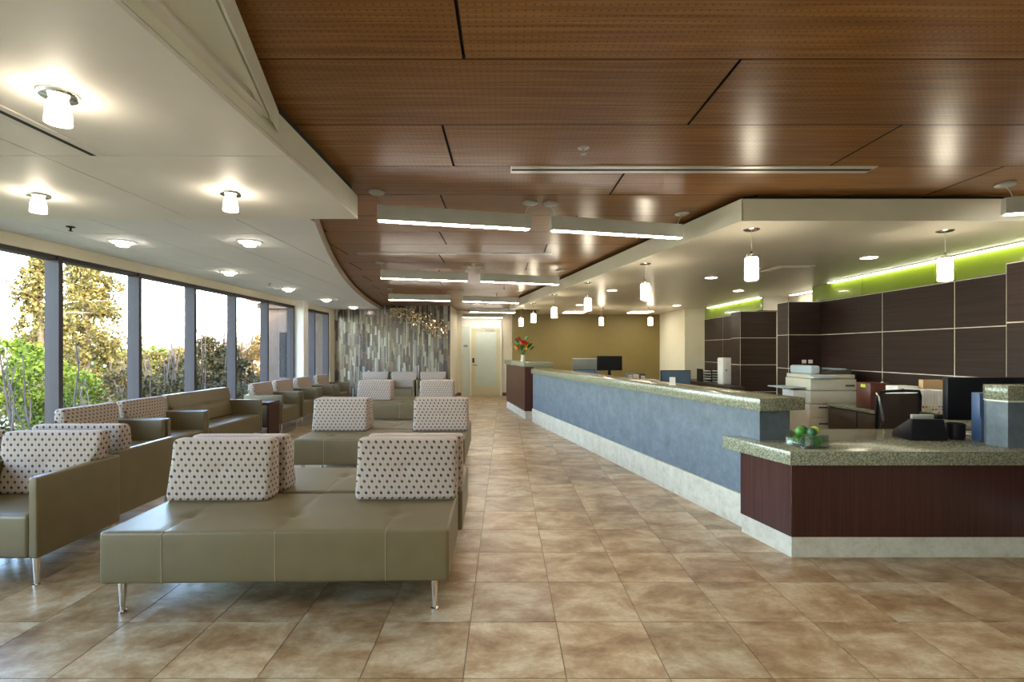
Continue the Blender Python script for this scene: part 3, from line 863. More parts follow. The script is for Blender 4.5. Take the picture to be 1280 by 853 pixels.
sh_me = MB().lathe([(0.052, 0.0), (0.052, 0.012), (0.052, 0.17), (0.046, 0.185)], k=20).mesh('inner_shade')
out_me = MB().lathe([(0.064, -0.014), (0.067, -0.014), (0.067, 0.20), (0.0655, 0.20), (0.0655, -0.012)], k=24)
out_me.f = out_me.f[:-2]
out_me = out_me.mesh('outer_glass')
cap_me = MB().lathe([(0.03, 0.186), (0.03, 0.20), (0.012, 0.215), (0.008, 0.24)], k=16).mesh('cap')
pc_me = MB().lathe([(0.066, 0.0), (0.066, -0.008), (0.05, -0.018), (0.012, -0.022)], k=20).mesh('canopy')
cord_me = MB().tube((0, 0, -0.02), (0, 0, -0.20), 0.003).mesh('cord')
pend = None
PZ = H + 0.60
def pendant(x, y, label, group=None):
    global pend
    if pend is None:
        t = thing('pendant_light', label, 'pendant light', (x, y, PZ), 0, group)
        obj('inner_shade', sh_me, 'glow_pendant', t)
        obj('outer_glass', out_me, 'window_glass', t)
        obj('cap', cap_me, 'chrome', t)
        obj('canopy', pc_me, 'chrome', t, (0, 0, ZR - PZ - 0.001))
        obj('cord', cord_me, 'grey_metal', t, (0, 0, ZR - PZ - 0.001))
        pend = t
    else:
        dup(pend, (x, y, PZ), 0, label, group)
pendant(2.09, 4.215, 'small cylinder pendant light above the near end of the stone counter')
pendant(3.77, 4.26, 'small cylinder pendant light in front of the lime green band')
G = 'cylinder pendants along the counter'
for (x, y, w) in ((1.66, 5.88, 'second'), (1.26, 7.54, 'third'), (0.91, 9.15, 'fourth'), (0.62, 10.75, 'fifth'), (0.40, 12.3, 'last')):
    pendant(x, y, w + ' cylinder pendant of the stone counter row, counted from the granite desk', G)
pendant(2.33, 12.0, 'cylinder pendant before the olive wall, above the black monitor', 'pendants before the olive wall')
pendant(3.51, 12.0, 'cylinder pendant before the olive wall, next to the cream pier', 'pendants before the olive wall')

def ceiling_lamp(x, y, label, group=None):
    t = thing('ceiling_lamp', label, 'ceiling lamp', (x, y, ZS), 0, group)
    obj('canopy', MB().lathe([(0.066, -0.0005), (0.066, -0.006), (0.060, -0.016), (0.034, -0.020)], k=28).mesh('canopy'), 'chrome', t)
    obj('shade', MB().lathe([(0.028, -0.020), (0.036, -0.04), (0.042, -0.08), (0.0435, -0.116), (0.039, -0.117)], k=24).mesh('shade'), 'glow_ceiling_lamp', t)
ceiling_lamp(-1.74, 1.94, 'bell-shaped glass ceiling lamp next to the black slot diffuser')
ceiling_lamp(-2.99, 3.19, 'bell-shaped glass ceiling lamp on the soffit nearer the windows')
ceiling_lamp(-1.74, 3.157, 'bell-shaped glass ceiling lamp near the tip of the soffit')
ceiling_lamp(-2.99, 1.94, 'bell-shaped glass ceiling lamp over the window armchair')

dl_rim = MB().lathe([(0.125, 0.0), (0.125, -0.006), (0.105, -0.012), (0.10, -0.008)], k=28).mesh('trim_ring')
dl_len = MB().lathe([(0.10, -0.010), (0.098, -0.016), (0.06, -0.020), (0.058, -0.045), (0.045, -0.052)], k=24).mesh('lens')
for i, (x, y) in enumerate(((-3.97, 5.17), (-2.65, 5.17), (-3.97, 7.17), (-3.97, 9.13), (-3.97, 11.07), (-3.96, 13.0))):
    lb = 'drop lens downlight above the window chairs, %s of the row ending at the mosaic wall' % ['first', '', 'second', 'third', 'fourth', 'last'][i] if i != 1 else 'round downlight with drop lens near the curved ceiling edge'
    t = thing('downlight', lb, 'downlight', (x, y, ZF), 0, 'drop lens downlights by the windows' if i != 1 else None)
    obj('trim_ring', dl_rim, 'white_paint', t); obj('lens', dl_len, 'glow_drop_lens', t)
dr_rim = MB().lathe([(0.095, 0.0), (0.095, -0.004), (0.08, -0.006), (0.078, -0.003)], k=24).mesh('trim_ring')
dr_len = MB().lathe([(0.078, -0.003), (0.076, -0.007)], k=24).mesh('lens')
for (x, y, w) in ((4.04, 5.52, 'in front of the long dark panelling'), (2.92, 7.04, 'beyond the square air vent'), (4.03, 8.59, 'in front of the free-standing panelled block'), (1.84, 8.54, 'behind the third counter pendant'), (3.94, 11.4, 'before the cream pier'), (1.7, 11.3, 'above the grey partition')):
    t = thing('recessed_light', 'flush round downlight in the cream ceiling ' + w, 'downlight', (x, y, ZR - 0.0005), 0, 'flush downlights over the staff area')
    obj('trim_ring', dr_rim, 'white_paint', t); obj('lens', dr_len, 'glow_down', t)
for x, w in ((1.87, 'hall end'), (3.63, 'cream pier')):
    t = thing('troffer', 'square lit ceiling panel before the olive wall, nearer the ' + w, 'ceiling light', (x, 13.35, ZR), 0, 'lit ceiling panels before the olive wall')
    obj('frame', MB().box(-0.31, 0.31, -0.31, 0.31, -0.010, -0.0005), 'white_paint', t)
    obj('diffuser', MB().box(-0.28, 0.28, -0.28, 0.28, -0.016, -0.0105), 'glow_troffer', t)

# ------------------------------------------------------------------ ceiling fittings
def slot(name, label, locn, rz, L, W, mat='aluminium'):
    t = thing(name, label, 'vent', locn, rz)
    obj('frame', MB().box(0, L, -W / 2, -W / 2 + W * 0.36, -0.006, -0.0005).box(0, L, W / 2 - W * 0.36, W / 2, -0.006, -0.0005).box(0, 0.008, -W / 2, W / 2, -0.0055, -0.0005).box(L - 0.008, L, -W / 2, W / 2, -0.0055, -0.0005), mat, t)
    obj('slot', MB().box(0.008, L - 0.008, -W * 0.14, W * 0.14, -0.0065, -0.0005), 'black_gap', t)
slot('slot_diffuser', 'long metal slot diffuser in the timber ceiling near the reception desk', (0.04, 3.405, ZW), 0, 2.47, 0.125)
slot('slot_diffuser', 'long thin slot diffuser in the timber ceiling between pendant pairs', (-1.88, 6.37, ZW), 0, 2.49, 0.10)
slot('slot_diffuser', 'black slot diffuser with white frame in the smooth white soffit', (-2.1, -0.4, ZS), PI / 2, 2.95, 0.10, 'paper')
def sprinkler(x, y, z, label, dark=False):
    t = thing('sprinkler', label, 'sprinkler', (x, y, z))
    obj('escutcheon', MB().lathe([(0.036, -0.0005), (0.036, -0.004), (0.02, -0.010), (0.008, -0.012)], k=16), 'black_plastic' if dark else 'grey_metal', t)
    obj('head', MB().lathe([(0.008, -0.012), (0.008, -0.035), (0.018, -0.038), (0.018, -0.042)], k=12), 'black_plastic' if dark else 'grey_metal', t)
sprinkler(0.48, 3.04, ZW, 'small metal sprinkler head in the timber ceiling')
sprinkler(-3.97, 4.55, ZF, 'dark sprinkler head in the tile ceiling above the front windows', True)
sprinkler(-3.97, 8.4, ZF, 'sprinkler head between the window downlights')
t = thing('ceiling_vent', 'square flat air vent in the cream staff ceiling', 'vent', (3.57, 6.28, ZR))
obj('frame', MB().box(-0.22, 0.22, -0.22, 0.22, -0.006, -0.0005), 'white_paint', t)
obj('plate', MB().box(-0.17, 0.17, -0.17, 0.17, -0.014, -0.0065), 'staff_ceiling', t)

# ------------------------------------------------------------------ things on and behind the desk
def monitor(x, y, z, w, h, rz, label, scr='black_plastic', stand=0.12):
    t = thing('monitor', label, 'monitor', (x, y, z), rz)
    obj('screen', MB().box(-w / 2 + 0.012, w / 2 - 0.012, -0.0215, -0.0195, stand + 0.012, stand + h - 0.012), scr, t)
    obj('housing', MB().box(-w / 2, w / 2, -0.02, 0.03, stand, stand + h).mesh('housing', bevel=0.006), 'black_plastic', t)
    obj('stand', MB().box(-0.03, 0.03, 0.0, 0.028, 0.01, stand + 0.05), 'black_plastic', t)
    obj('base', MB().box(-0.11, 0.11, -0.08, 0.10, 0, 0.012).mesh('base', bevel=0.004), 'black_plastic', t)
# staff worktop behind the stone counter
wt = thing('staff_worktop', 'low staff worktop running behind the stone counter', 'worktop', (2.6, 5.0, 0))
poly = [P(1.2, 0.42), P(LC - 0.1, 0.42), P(LC - 0.1, 1.12), P(1.2, 1.12)]
obj('tabletop', MB().prism([(a - 2.6, b - 5.0) for a, b in poly], 0.71, 0.75), 'credenza_wood', wt)
for s_ in (1.25, 3.2, LC - 0.2):
    q = [P(s_, 0.44), P(s_ + 0.04, 0.44), P(s_ + 0.04, 1.1), P(s_, 1.1)]
    obj('leg_panel', MB().prism([(a - 2.6, b - 5.0) for a, b in q], 0, 0.71), 'credenza_wood', wt)
# table against olive wall
ot = thing('staff_table', 'staff desk standing before the olive wall', 'desk', (2.5, 10.6, 0))
obj('tabletop', MB().box(-0.85, 0.75, -0.35, 0.45, 0.71, 0.75), 'credenza_wood', ot)
for sx in (-0.83, 0.7):
    obj('leg_panel', MB().box(sx, sx + 0.03, -0.33, 0.43, 0, 0.71), 'credenza_wood', ot)
monitor(2.22, 10.55, 0.75, 0.53, 0.31, 0, 'black flat monitor in front of the olive wall', stand=0.27)
t = thing('partition', 'low grey desk partition beside the black monitor', 'partition', (1.85, 11.2, 0))
obj('panel', MB().box(-0.32, 0.28, -0.02, 0.02, 0.05, 1.25), 'partition_grey', t)
obj('cap', MB().box(-0.325, 0.285, -0.025, 0.025, 1.25, 1.27), 'aluminium', t)
for sx in (-0.3, 0.26): obj('foot', MB().box(sx - 0.02, sx + 0.02, -0.12, 0.12, 0, 0.05), 'aluminium', t)
pw = P(5.35, 0.72)
monitor(pw[0], pw[1], 0.75, 0.40, 0.26, -0.1, 'small blue-lit monitor beyond the stone counter, by the partition', 'screen_blue', stand=0.08)
t = thing('desk_phone', 'small dark desk phone on the staff worktop', 'phone', (*P(5.7, 0.62), 0.75))
obj('base', MB().box(-0.09, 0.09, -0.1, 0.1, 0, 0.05).mesh('base', bevel=0.008), 'black_plastic', t)
obj('rest', MB().box(-0.09, -0.02, -0.11, 0.11, 0.05, 0.085).mesh('rest', bevel=0.01), 'black_plastic', t)
monitor(2.90, 8.45, 0.75, 0.52, 0.27, 0.08, 'blue-reflecting monitor behind the middle of the stone counter', 'screen_blue', stand=0.09)
wt2 = thing('staff_table', 'staff desk in the middle of the reception area', 'desk', (2.95, 8.5, 0))
obj('tabletop', MB().box(-0.75, 0.55, -0.4, 0.4, 0.71, 0.75), 'credenza_wood', wt2)
for sx in (-0.73, 0.5): obj('leg_panel', MB().box(sx, sx + 0.03, -0.38, 0.38, 0, 0.71), 'credenza_wood', wt2)
t = thing('document_box', 'low blue document box behind the stone counter', 'box', (2.42, 8.5, 0.75))
obj('body', MB().box(-0.17, 0.17, -0.15, 0.15, 0, 0.17).mesh('body', bevel=0.006), 'blue_plastic', t)
obj('lid', MB().box(-0.175, 0.175, -0.155, 0.155, 0.17, 0.2).mesh('lid', bevel=0.006), 'paper', t)
obj('card_stand', MB().box(-0.03, 0.03, -0.005, 0.005, 0, 0.085).box(-0.03, 0.03, -0.02, 0.02, 0, 0.006), 'paper', None, (*P(1.45, 0.14), 1.0755), 'small white card standing on the granite counter edge', 'card')
for i, (dx, m, hh) in enumerate(((0.30, 'partition_grey', 0.22), (0.42, 'paper', 0.19), (0.56, 'dark_grey', 0.20))):
    t = thing('file_tray', ['small grey paper holder beside the black monitor', 'small white paper holder beside the black monitor', 'small dark paper holder beside the black monitor'][i], 'paper holder', (2.33 + dx, 10.5, 0.75))
    obj('tray', MB().box(-0.055, 0.055, -0.1, 0.1, 0, 0.012).box(-0.055, -0.048, -0.1, 0.1, 0.012, hh).box(0.048, 0.055, -0.1, 0.1, 0.012, hh).box(-0.048, 0.048, 0.092, 0.1, 0.012, hh), m, t)
    obj('papers', MB().box(-0.044, 0.044, -0.09, 0.088, 0.0125, hh * 0.8), 'paper', t)

# credenzas along the panelled wall
cz = thing('credenza', 'dark timber credenza with drawers below the long panelled wall', 'credenza', (4.30, 4.45, 0))
obj('body', MB().box(0.015, 0.625, 0.0, 2.17, 0.06, 0.71), 'credenza_wood', cz)
obj('plinth', MB().box(0.05, 0.60, 0.02, 2.15, 0, 0.06), 'black_gap', cz)
obj('worktop', MB().box(-0.01, 0.627, -0.01, 2.19, 0.71, 0.75).mesh('worktop', bevel=0.004), 'granite', cz)
for i in range(4):
    d = obj('drawer', MB().box(0.0, 0.015, 0.02 + i * 0.54, 0.54 + i * 0.54, 0.08, 0.69).mesh('drawer', bevel=0.003), 'credenza_wood', cz)
    obj('knob', MB().tube((0, 0.28 + i * 0.54, 0.60), (-0.025, 0.28 + i * 0.54, 0.60), 0.010), 'chrome', d)
cz = thing('credenza', 'dark credenza carrying the paper trays at the far panelled wall', 'credenza', (4.30, 9.5, 0))
obj('body', MB().box(0.02, 0.28, 0.0, 0.6, 0.06, 0.70).box(0.02, 0.62, 0.64, 2.75, 0.06, 0.70), 'credenza_wood', cz)
obj('worktop', MB().prism([(0, 0), (0.285, 0), (0.285, 0.62), (0.625, 0.62), (0.625, 2.77), (0, 2.77)], 0.70, 0.745), 'credenza_wood', cz)
obj('plinth', MB().box(0.05, 0.26, 0.02, 2.7, 0, 0.06), 'black_gap', cz)
t = thing('water_dispenser', 'tall white countertop dispenser beside the paper trays', 'dispenser', (4.56, 10.32, 0.745))
obj('body', MB().box(-0.10, 0.10, -0.13, 0.13, 0, 0.55).mesh('body', bevel=0.025, seg=3), 'paper', t)
obj('front_face', MB().box(0.101, 0.108, -0.11, 0.11, 0.03, 0.52), 'blue_plastic', t)
obj('tap', MB().tube((-0.03, -0.13, 0.3), (-0.03, -0.16, 0.29), 0.012), 'dark_grey', t)
t = thing('paper_tray_rack', 'black rack of stacked paper trays on the far credenza', 'paper rack', (4.55, 11.1, 0.745))
for z in range(5):
    tr = obj('tray', MB().box(-0.2, 0.2, -0.17, 0.17, z * 0.058, z * 0.058 + 0.006).box(-0.2, -0.193, -0.17, 0.17, z * 0.058, z * 0.058 + 0.058).box(0.193, 0.2, -0.17, 0.17, z * 0.058, z * 0.058 + 0.058).box(-0.005, 0.005, -0.17, 0.17, z * 0.058, z * 0.058 + 0.058), 'black_plastic', t)
    obj('paper', MB().box(-0.18, -0.015, -0.165, 0.15, z * 0.058 + 0.0065, z * 0.058 + 0.02 + 0.01 * (z % 2)).box(0.02, 0.18, -0.165, 0.15, z * 0.058 + 0.0065, z * 0.058 + 0.02), 'paper', tr)

# copier
cp = thing('copier', 'beige floor-standing photocopier with lifted grey document feeder', 'copier', (4.41, 6.98, 0))
obj('cabinet', MB().box(-0.31, 0.30, -0.28, 0.30, 0.02, 0.72).mesh('cabinet', bevel=0.01), 'copier_beige', cp)
for z0 in (0.10, 0.33, 0.55):
    d = obj('drawer', MB().box(-0.30, 0.05, -0.292, -0.281, z0, z0 + 0.20 if z0 < 0.5 else z0 + 0.15), 'copier_beige', cp)
    obj('handle', MB().box(-0.19, -0.07, -0.297, -0.2925, z0 + 0.12, z0 + 0.14), 'dark_grey', d)
obj('body', MB().box(-0.30, 0.32, -0.29, 0.31, 0.725, 0.90).mesh('body', bevel=0.008), 'copier_beige', cp)
obj('body', MB().box(-0.30, 0.32, -0.29, 0.31, 0.906, 1.06).mesh('body', bevel=0.008), 'copier_beige', cp)
obj('vent', MB().box(0.17, 0.29, -0.296, -0.291, 0.96, 0.985), 'dark_grey', cp)
obj('scanner', MB().box(-0.29, 0.31, -0.28, 0.30, 1.066, 1.12).mesh('scanner', bevel=0.010), 'copier_beige', cp)
obj('control_panel', MB().box(-0.30, 0.00, -0.36, -0.281, 1.07, 1.10).mesh('control_panel', bevel=0.008), 'copier_blue', cp)
fdr = obj('feeder', MB().box(-0.27, -0.13, -0.24, 0.26, 1.12, 1.24).mesh('feeder', bevel=0.03, seg=3), 'copier_blue', cp)
obj('slot', MB().box(-0.128, -0.10, -0.22, 0.24, 1.13, 1.215), 'dark_grey', fdr)
lid = MB().add([(-0.12, -0.25, 1.125), (0.28, -0.25, 1.125), (0.28, 0.27, 1.125), (-0.12, 0.27, 1.125), (-0.12, -0.25, 1.15), (0.28, -0.25, 1.19), (0.28, 0.27, 1.19), (-0.12, 0.27, 1.15)],
               [(0, 3, 2, 1), (4, 5, 6, 7), (0, 1, 5, 4), (1, 2, 6, 5), (2, 3, 7, 6), (3, 0, 4, 7)])
obj('document_tray', lid.mesh('document_tray', bevel=0.006), 'dark_grey', cp)
obj('tray_guide', MB().box(0.08, 0.25, -0.2, 0.2, 1.18, 1.20).mesh('tray_guide', bevel=0.006), 'copier_blue', cp)
obj('side_tray', MB().box(-0.62, -0.30, -0.2, 0.2, 0.93, 0.945).mesh('side_tray', bevel=0.005), 'copier_blue', cp)
obj('paper_stack', MB().box(-0.46, -0.301, -0.17, 0.1, 0.80, 0.90), 'paper', cp)
t = thing('wall_socket', 'pair of white sockets above the copier', 'socket', (4.72, 7.765, 1.27))
for sx in (-0.05, 0.05): obj('plate', MB().box(sx - 0.033, sx + 0.033, -0.007, 0.004, -0.025, 0.03).mesh('plate', bevel=0.003), 'paper', t)

# items on the credenza
t = thing('file_cabinet', 'small reddish timber box with yellow note on the credenza', 'box', (4.43, 5.98, 0.75))
obj('body', MB().box(-0.11, 0.12, -0.10, 0.14, 0, 0.31).mesh('body', bevel=0.004), 'red_wood', t)
obj('note', MB().box(-0.1125, -0.1105, -0.02, 0.06, 0.255, 0.29), 'yellow_note', t)
obj('knob', MB().lathe([(0.012, 0), (0.015, 0.010), (0.008, 0.016)], (0.07, -0.05, 0.31)), 'aluminium', t)
t = thing('tissue_box', 'pale box with dark marks beside the reddish timber box', 'box', (4.48, 5.60, 0.75))
obj('body', MB().box(-0.12, 0.11, -0.08, 0.1, 0, 0.30).mesh('body', bevel=0.004), 'paper', t)
for sx in (-0.08, 0.0, 0.05): obj('mark', MB().box(sx, sx + 0.03, -0.0815, -0.0802, 0.25, 0.272), 'dark_grey', t)
t = thing('chart_holder', 'clear holder of upright patient folders with coloured tabs', 'folder holder', (4.51, 5.34, 0.75))
obj('holder', MB().box(-0.17, 0.17, -0.11, 0.11, 0, 0.012).box(-0.17, 0.17, 0.1, 0.11, 0.012, 0.2).box(-0.17, -0.162, -0.11, 0.1, 0.012, 0.16).box(0.162, 0.17, -0.11, 0.1, 0.012, 0.16), 'black_plastic', t)
for i in range(9):
    fx_ = -0.15 + i * 0.034
    f = obj('folder', MB().box(fx_, fx_ + 0.024, -0.1, 0.09, 0.013, 0.27 + 0.02 * random.random()), 'paper', t)
    for j in range(3):
        obj('tab', MB().box(fx_ + 0.002, fx_ + 0.02, -0.1025, -0.1002, 0.03 + j * 0.03 + 0.01 * random.random(), 0.052 + j * 0.03), random.choice(['purple_print', 'orange_print', 'yellow_note']), f)
t = thing('tan_folder', 'upright tan cardboard folder at the end of the charts', 'folder', (4.78, 5.56, 0.75))
obj('cover', MB().box(-0.13, 0.11, -0.03, -0.027, 0, 0.37).box(-0.13, 0.11, 0.027, 0.03, 0, 0.37).box(-0.13, -0.127, -0.027, 0.027, 0, 0.37), 'tan_paper', t)
obj('pages', MB().box(-0.126, 0.1, -0.026, 0.026, 0.004, 0.36), 'paper', t)

# office chair
ch = thing('office_chair', 'black mesh office chair with chrome frame behind the desk', 'chair', (3.84, 4.85, 0), 0.12)
def mesh_back():
    m = MB()
    for i in range(13):
        x = -0.22 + 0.44 * i / 12
        y = 0.0 - 0.05 * (1 - (x / 0.22) ** 2)
        x2 = -0.22 + 0.44 * (i + 1) / 12
        if i < 12:
            y2 = 0.0 - 0.05 * (1 - (x2 / 0.22) ** 2)
            m.add([(x, y, 0.60), (x2, y2, 0.60), (x2, y2, 1.03), (x, y, 1.03), (x, y + 0.012, 0.60), (x2, y2 + 0.012, 0.60), (x2, y2 + 0.012, 1.03), (x, y + 0.012, 1.03)],
                  [(0, 1, 2, 3), (5, 4, 7, 6), (3, 2, 6, 7), (0, 4, 5, 1)])
    return m.mesh('backrest')
obj('backrest', mesh_back(), 'mesh_fabric', ch)
obj('back_frame', MB().path([(-0.235, 0.02, 0.45), (-0.235, 0.0, 1.0), (-0.2, -0.015, 1.05), (0, -0.05, 1.06), (0.2, -0.015, 1.05), (0.235, 0.0, 1.0), (0.235, 0.02, 0.45)], 0.014, 8), 'black_plastic', ch)
obj('side_bar', MB().path([(-0.262, -0.02, 1.04), (-0.27, -0.06, 1.0), (-0.262, -0.10, 0.78), (-0.27, 0.0, 0.48)], 0.010, 8), 'chrome', ch)
obj('seat', rbox('seat', 0.48, 0.46, 0.08, 0.03, 6, 6, 2, None, (0, 0.24, 0.46)), 'mesh_fabric', ch)
obj('column', MB().tube((0, 0.24, 0.1), (0, 0.24, 0.43), 0.025), 'chrome', ch)
for i in range(5):
    a = 2 * PI * i / 5
    lg = obj('leg', MB().tube((0, 0.24, 0.11), (0.28 * math.cos(a), 0.24 + 0.28 * math.sin(a), 0.07), 0.022, 0.014), 'black_plastic', ch)
    obj('caster', MB().tube((0.28 * math.cos(a) - 0.015, 0.24 + 0.28 * math.sin(a), 0.03), (0.28 * math.cos(a) + 0.015, 0.24 + 0.28 * math.sin(a), 0.03), 0.03, 0.03, 12), 'black_plastic', lg)
# telephone, seen from behind
t = thing('telephone', 'black office telephone with raised display on the granite desk', 'phone', (3.28, 3.93, 0.75), -0.08)
ph = MB()
prof = [(-0.10, 0.0), (-0.085, 0.165), (-0.055, 0.17), (0.12, 0.05), (0.12, 0.0)]
for sx, k in ((-1, 0), (1, 0)):
    ph.v += [(sx * (0.135 - 0.12 * z), y, z) for y, z in prof]
ph.f = [(4, 3, 2, 1, 0), (5, 6, 7, 8, 9)] + [(i, (i + 1) % 5, 5 + (i + 1) % 5, 5 + i) for i in range(5)]
obj('base', ph.mesh('base', bevel=0.006), 'black_plastic', t)
obj('handset', MB().box(0.06, 0.12, -0.08, 0.10, 0.165, 0.205).mesh('handset', bevel=0.014, seg=3), 'black_plastic', t)
obj('display', MB().box(-0.11, 0.05, -0.075, -0.05, 0.165, 0.20).mesh('display', bevel=0.004), 'grey_metal', t)
t = thing('monitor', 'large black monitor turned away beside the granite pedestal', 'monitor', (3.97, 4.14, 0.75), PI - 0.06)
obj('housing', MB().box(-0.33, 0.30, -0.02, 0.035, 0.12, 0.475).mesh('housing', bevel=0.008), 'black_plastic', t)
obj('stand', MB().box(-0.06, 0.06, 0.02, 0.06, 0.012, 0.3), 'black_plastic', t)
obj('base', MB().box(-0.16, 0.16, -0.1, 0.10, 0, 0.014).mesh('base', bevel=0.004), 'grey_metal', t)
t = thing('desk_speaker', 'tall slim blue-black box standing beside the pedestal', 'speaker', (3.70, 3.83, 0.75))
obj('case', MB().box(-0.045, 0.045, 0.0, 0.07, 0, 0.37).mesh('case', bevel=0.004), 'blue_plastic', t)
obj('front_face', MB().box(-0.04, 0.04, -0.006, -0.0005, 0.01, 0.19), 'screen_blue', t)
t = thing('pencil_cup', 'black cup beside the telephone', 'cup', (3.56, 3.93, 0.75))
obj('cup', MB().lathe([(0.055, 0), (0.06, 0.02), (0.06, 0.125), (0.054, 0.125), (0.054, 0.02)], k=24), 'black_plastic', t)
t = thing('keyboard', 'pale keyboard lying behind the telephone', 'keyboard', (3.56, 4.2, 0.75), 0.1)
obj('case', MB().box(-0.2, 0.12, -0.07, 0.07, 0, 0.018).mesh('case', bevel=0.004), 'copier_beige', t)
obj('keys', MB().box(-0.19, 0.11, -0.06, 0.06, 0.0185, 0.026), 'paper', t)

# glass bowl of limes
bx, by = 2.20, 3.62
t = thing('glass_dish', 'square clear glass dish of limes on the granite desk', 'dish', (bx, by, 0.75), 0.15)
hw, th, hh = 0.095, 0.006, 0.095
m = MB().box(-hw, hw, -hw, hw, 0, 0.008)
m.box(-hw, hw, -hw, -hw + th, 0.008, hh).box(-hw, hw, hw - th, hw, 0.008, hh).box(-hw, -hw + th, -hw + th, hw - th, 0.008, hh).box(hw - th, hw, -hw + th, hw - th, 0.008, hh)
obj('bowl', m.mesh('bowl', smooth=False), 'clear_glass', t)
def lime(x, y, z, r, mat, label):
    prof = [(r * 0.05, -r * 1.08)] + [(r * math.cos(a), r * 1.02 * math.sin(a)) for a in np.linspace(-1.45, 1.45, 14)] + [(r * 0.05, r * 1.08)]
    o = obj('lime', MB().lathe(prof, k=20).mesh('lime'), mat, None, (bx + x, by + y, 0.75 + z), label, 'fruit', 'limes in the glass dish')
    o.rotation_euler = (random.random() * 3, random.random() * 3, 0)
for (x, y, z, m_, lb) in ((-0.042, -0.042, 0.045, 'lime_dark', 'dark green'), (0.042, -0.042, 0.045, 'lime_green', 'fresh green'), (-0.042, 0.042, 0.045, 'lime_green', 'fresh green'), (0.042, 0.042, 0.045, 'lime_dark', 'dark green'),
                          (-0.052, 0.0, 0.112, 'lime_green', 'fresh green'), (0.0, 0.054, 0.112, 'lime_dark', 'dark green'), (0.0, -0.054, 0.112, 'lime_dark', 'dark green'), (0.052, 0.0, 0.112, 'lime_yellow', 'yellowish')):
    lime(x, y, z, 0.0345, m_, lb + (' lime at the bottom of' if z < 0.1 else ' lime heaped on top in') + ' the glass dish')

# flowers on the end counter
t = thing('flower_vase', 'glass vase of red and yellow tropical flowers on the end counter', 'flowers', (0.40, 10.85, 1.20))
obj('vase', MB().lathe([(0.045, 0), (0.055, 0.02), (0.045, 0.12), (0.05, 0.15), (0.046, 0.15), (0.04, 0.12), (0.048, 0.025)], k=20), 'plinth_stone', t)
for i in range(22):
    a = random.random() * 2 * PI; r = 0.05 + 0.17 * random.random(); zt = 0.20 + 0.26 * random.random()
    tip = (r * math.cos(a), r * math.sin(a), zt)
    st = obj('stem', MB().tube((0, 0, 0.1), tip, 0.004, 0.003, 5), 'flower_leaf', t)
    kind = 'flower_leaf' if i % 2 else ['red_petal', 'yellow_petal', 'red_petal', 'red_petal'][(i // 2) % 4]
    m = MB()
    for kx in range(4):
        b_ = a + (kx - 1.5) * 0.55
        L = 0.17 if kind == 'flower_leaf' else 0.13
        w = 0.035
        e = Vector((math.cos(b_) * 0.7, math.sin(b_) * 0.7, 0.7)) * L
        sd = Vector((-math.sin(b_), math.cos(b_), 0)) * w
        p0 = Vector(tip); mid = p0 + e * 0.5
        up = Vector((0, 0, 0.006))
        m.add([p0, mid + sd, p0 + e, mid - sd, mid + up, mid - up], [(0, 1, 4), (1, 2, 4), (2, 3, 4), (3, 0, 4), (1, 0, 5), (2, 1, 5), (3, 2, 5), (0, 3, 5)])
    obj('leaf' if kind == 'flower_leaf' else 'blossom', m.mesh('blossom'), kind, st)

# hanging sculpture of glass flakes before the mosaic wall
m = MB()
for i in range(420):
    s = random.random()
    x = -3.1 + 1.55 * s
    zc = 2.55 - 0.62 * s ** 1.5 + random.gauss(0, 0.12)
    y = 13.25 + 0.25 * random.random()
    rr = 0.013 + 0.016 * random.random()
    R_ = Matrix.Rotation(random.random() * 6, 3, Vector((random.random(), random.random(), random.random() + 0.1)).normalized())
    vs_ = [R_ @ Vector(q) * rr + Vector((x, y, min(zc, 2.56))) for q in ((1, 0, 0), (-1, 0, 0), (0, 1, 0), (0, -1, 0), (0, 0, 1.6), (0, 0, -1.6))]
    m.add(vs_, [(0, 2, 4), (2, 1, 4), (1, 3, 4), (3, 0, 4), (2, 0, 5), (1, 2, 5), (3, 1, 5), (0, 3, 5)])
gs = thing('glass_sculpture', 'hanging cloud of sparkling glass flakes before the mosaic wall', 'sculpture', (0, 0, 0))
obj('flakes', m.mesh('flakes', smooth=False), 'sparkle_glass', gs, kind='stuff')
m = MB()
for i in range(26):
    s = (i + 0.5) / 26
    m.tube((-3.1 + 1.55 * s, 13.37, 2.55 - 0.62 * s ** 1.5), (-3.1 + 1.55 * s, 13.37, ZW - 0.004), 0.0012, None, 4)
obj('wires', m.mesh('wires'), 'grey_metal', gs)

# ------------------------------------------------------------------ outside
struct('ground', MB().box(-80, XW - 0.2, -30, 80, -1.6, -0.75), 'ground_soil', 'brown garden soil outside the windows')
def ridge():
    nx, ny = 60, 14
    vs_, fs = [], []
    for i in range(nx):
        for j in range(ny):
            a = math.radians(95 + 80 * i / (nx - 1)); r = 75 + j * 9
            h = -2.5 + 7.0 * math.sin(PI * min(1, j / (ny - 1) * 0.62)) + 0.9 * math.sin(i * 0.7) * math.sin(j * 0.5 + 1) + random.random() * 0.5
            vs_.append((r * math.cos(a), r * math.sin(a), h if j else -3))
    for i in range(nx - 1):
        for j in range(ny - 1):
            q = i * ny + j
            fs.append((q, q + ny, q + ny + 1, q + 1))
    return MB().add(vs_, fs).mesh('ridge')
struct('hillside', ridge(), 'hill_scrub', 'distant scrubby hillside on the horizon')

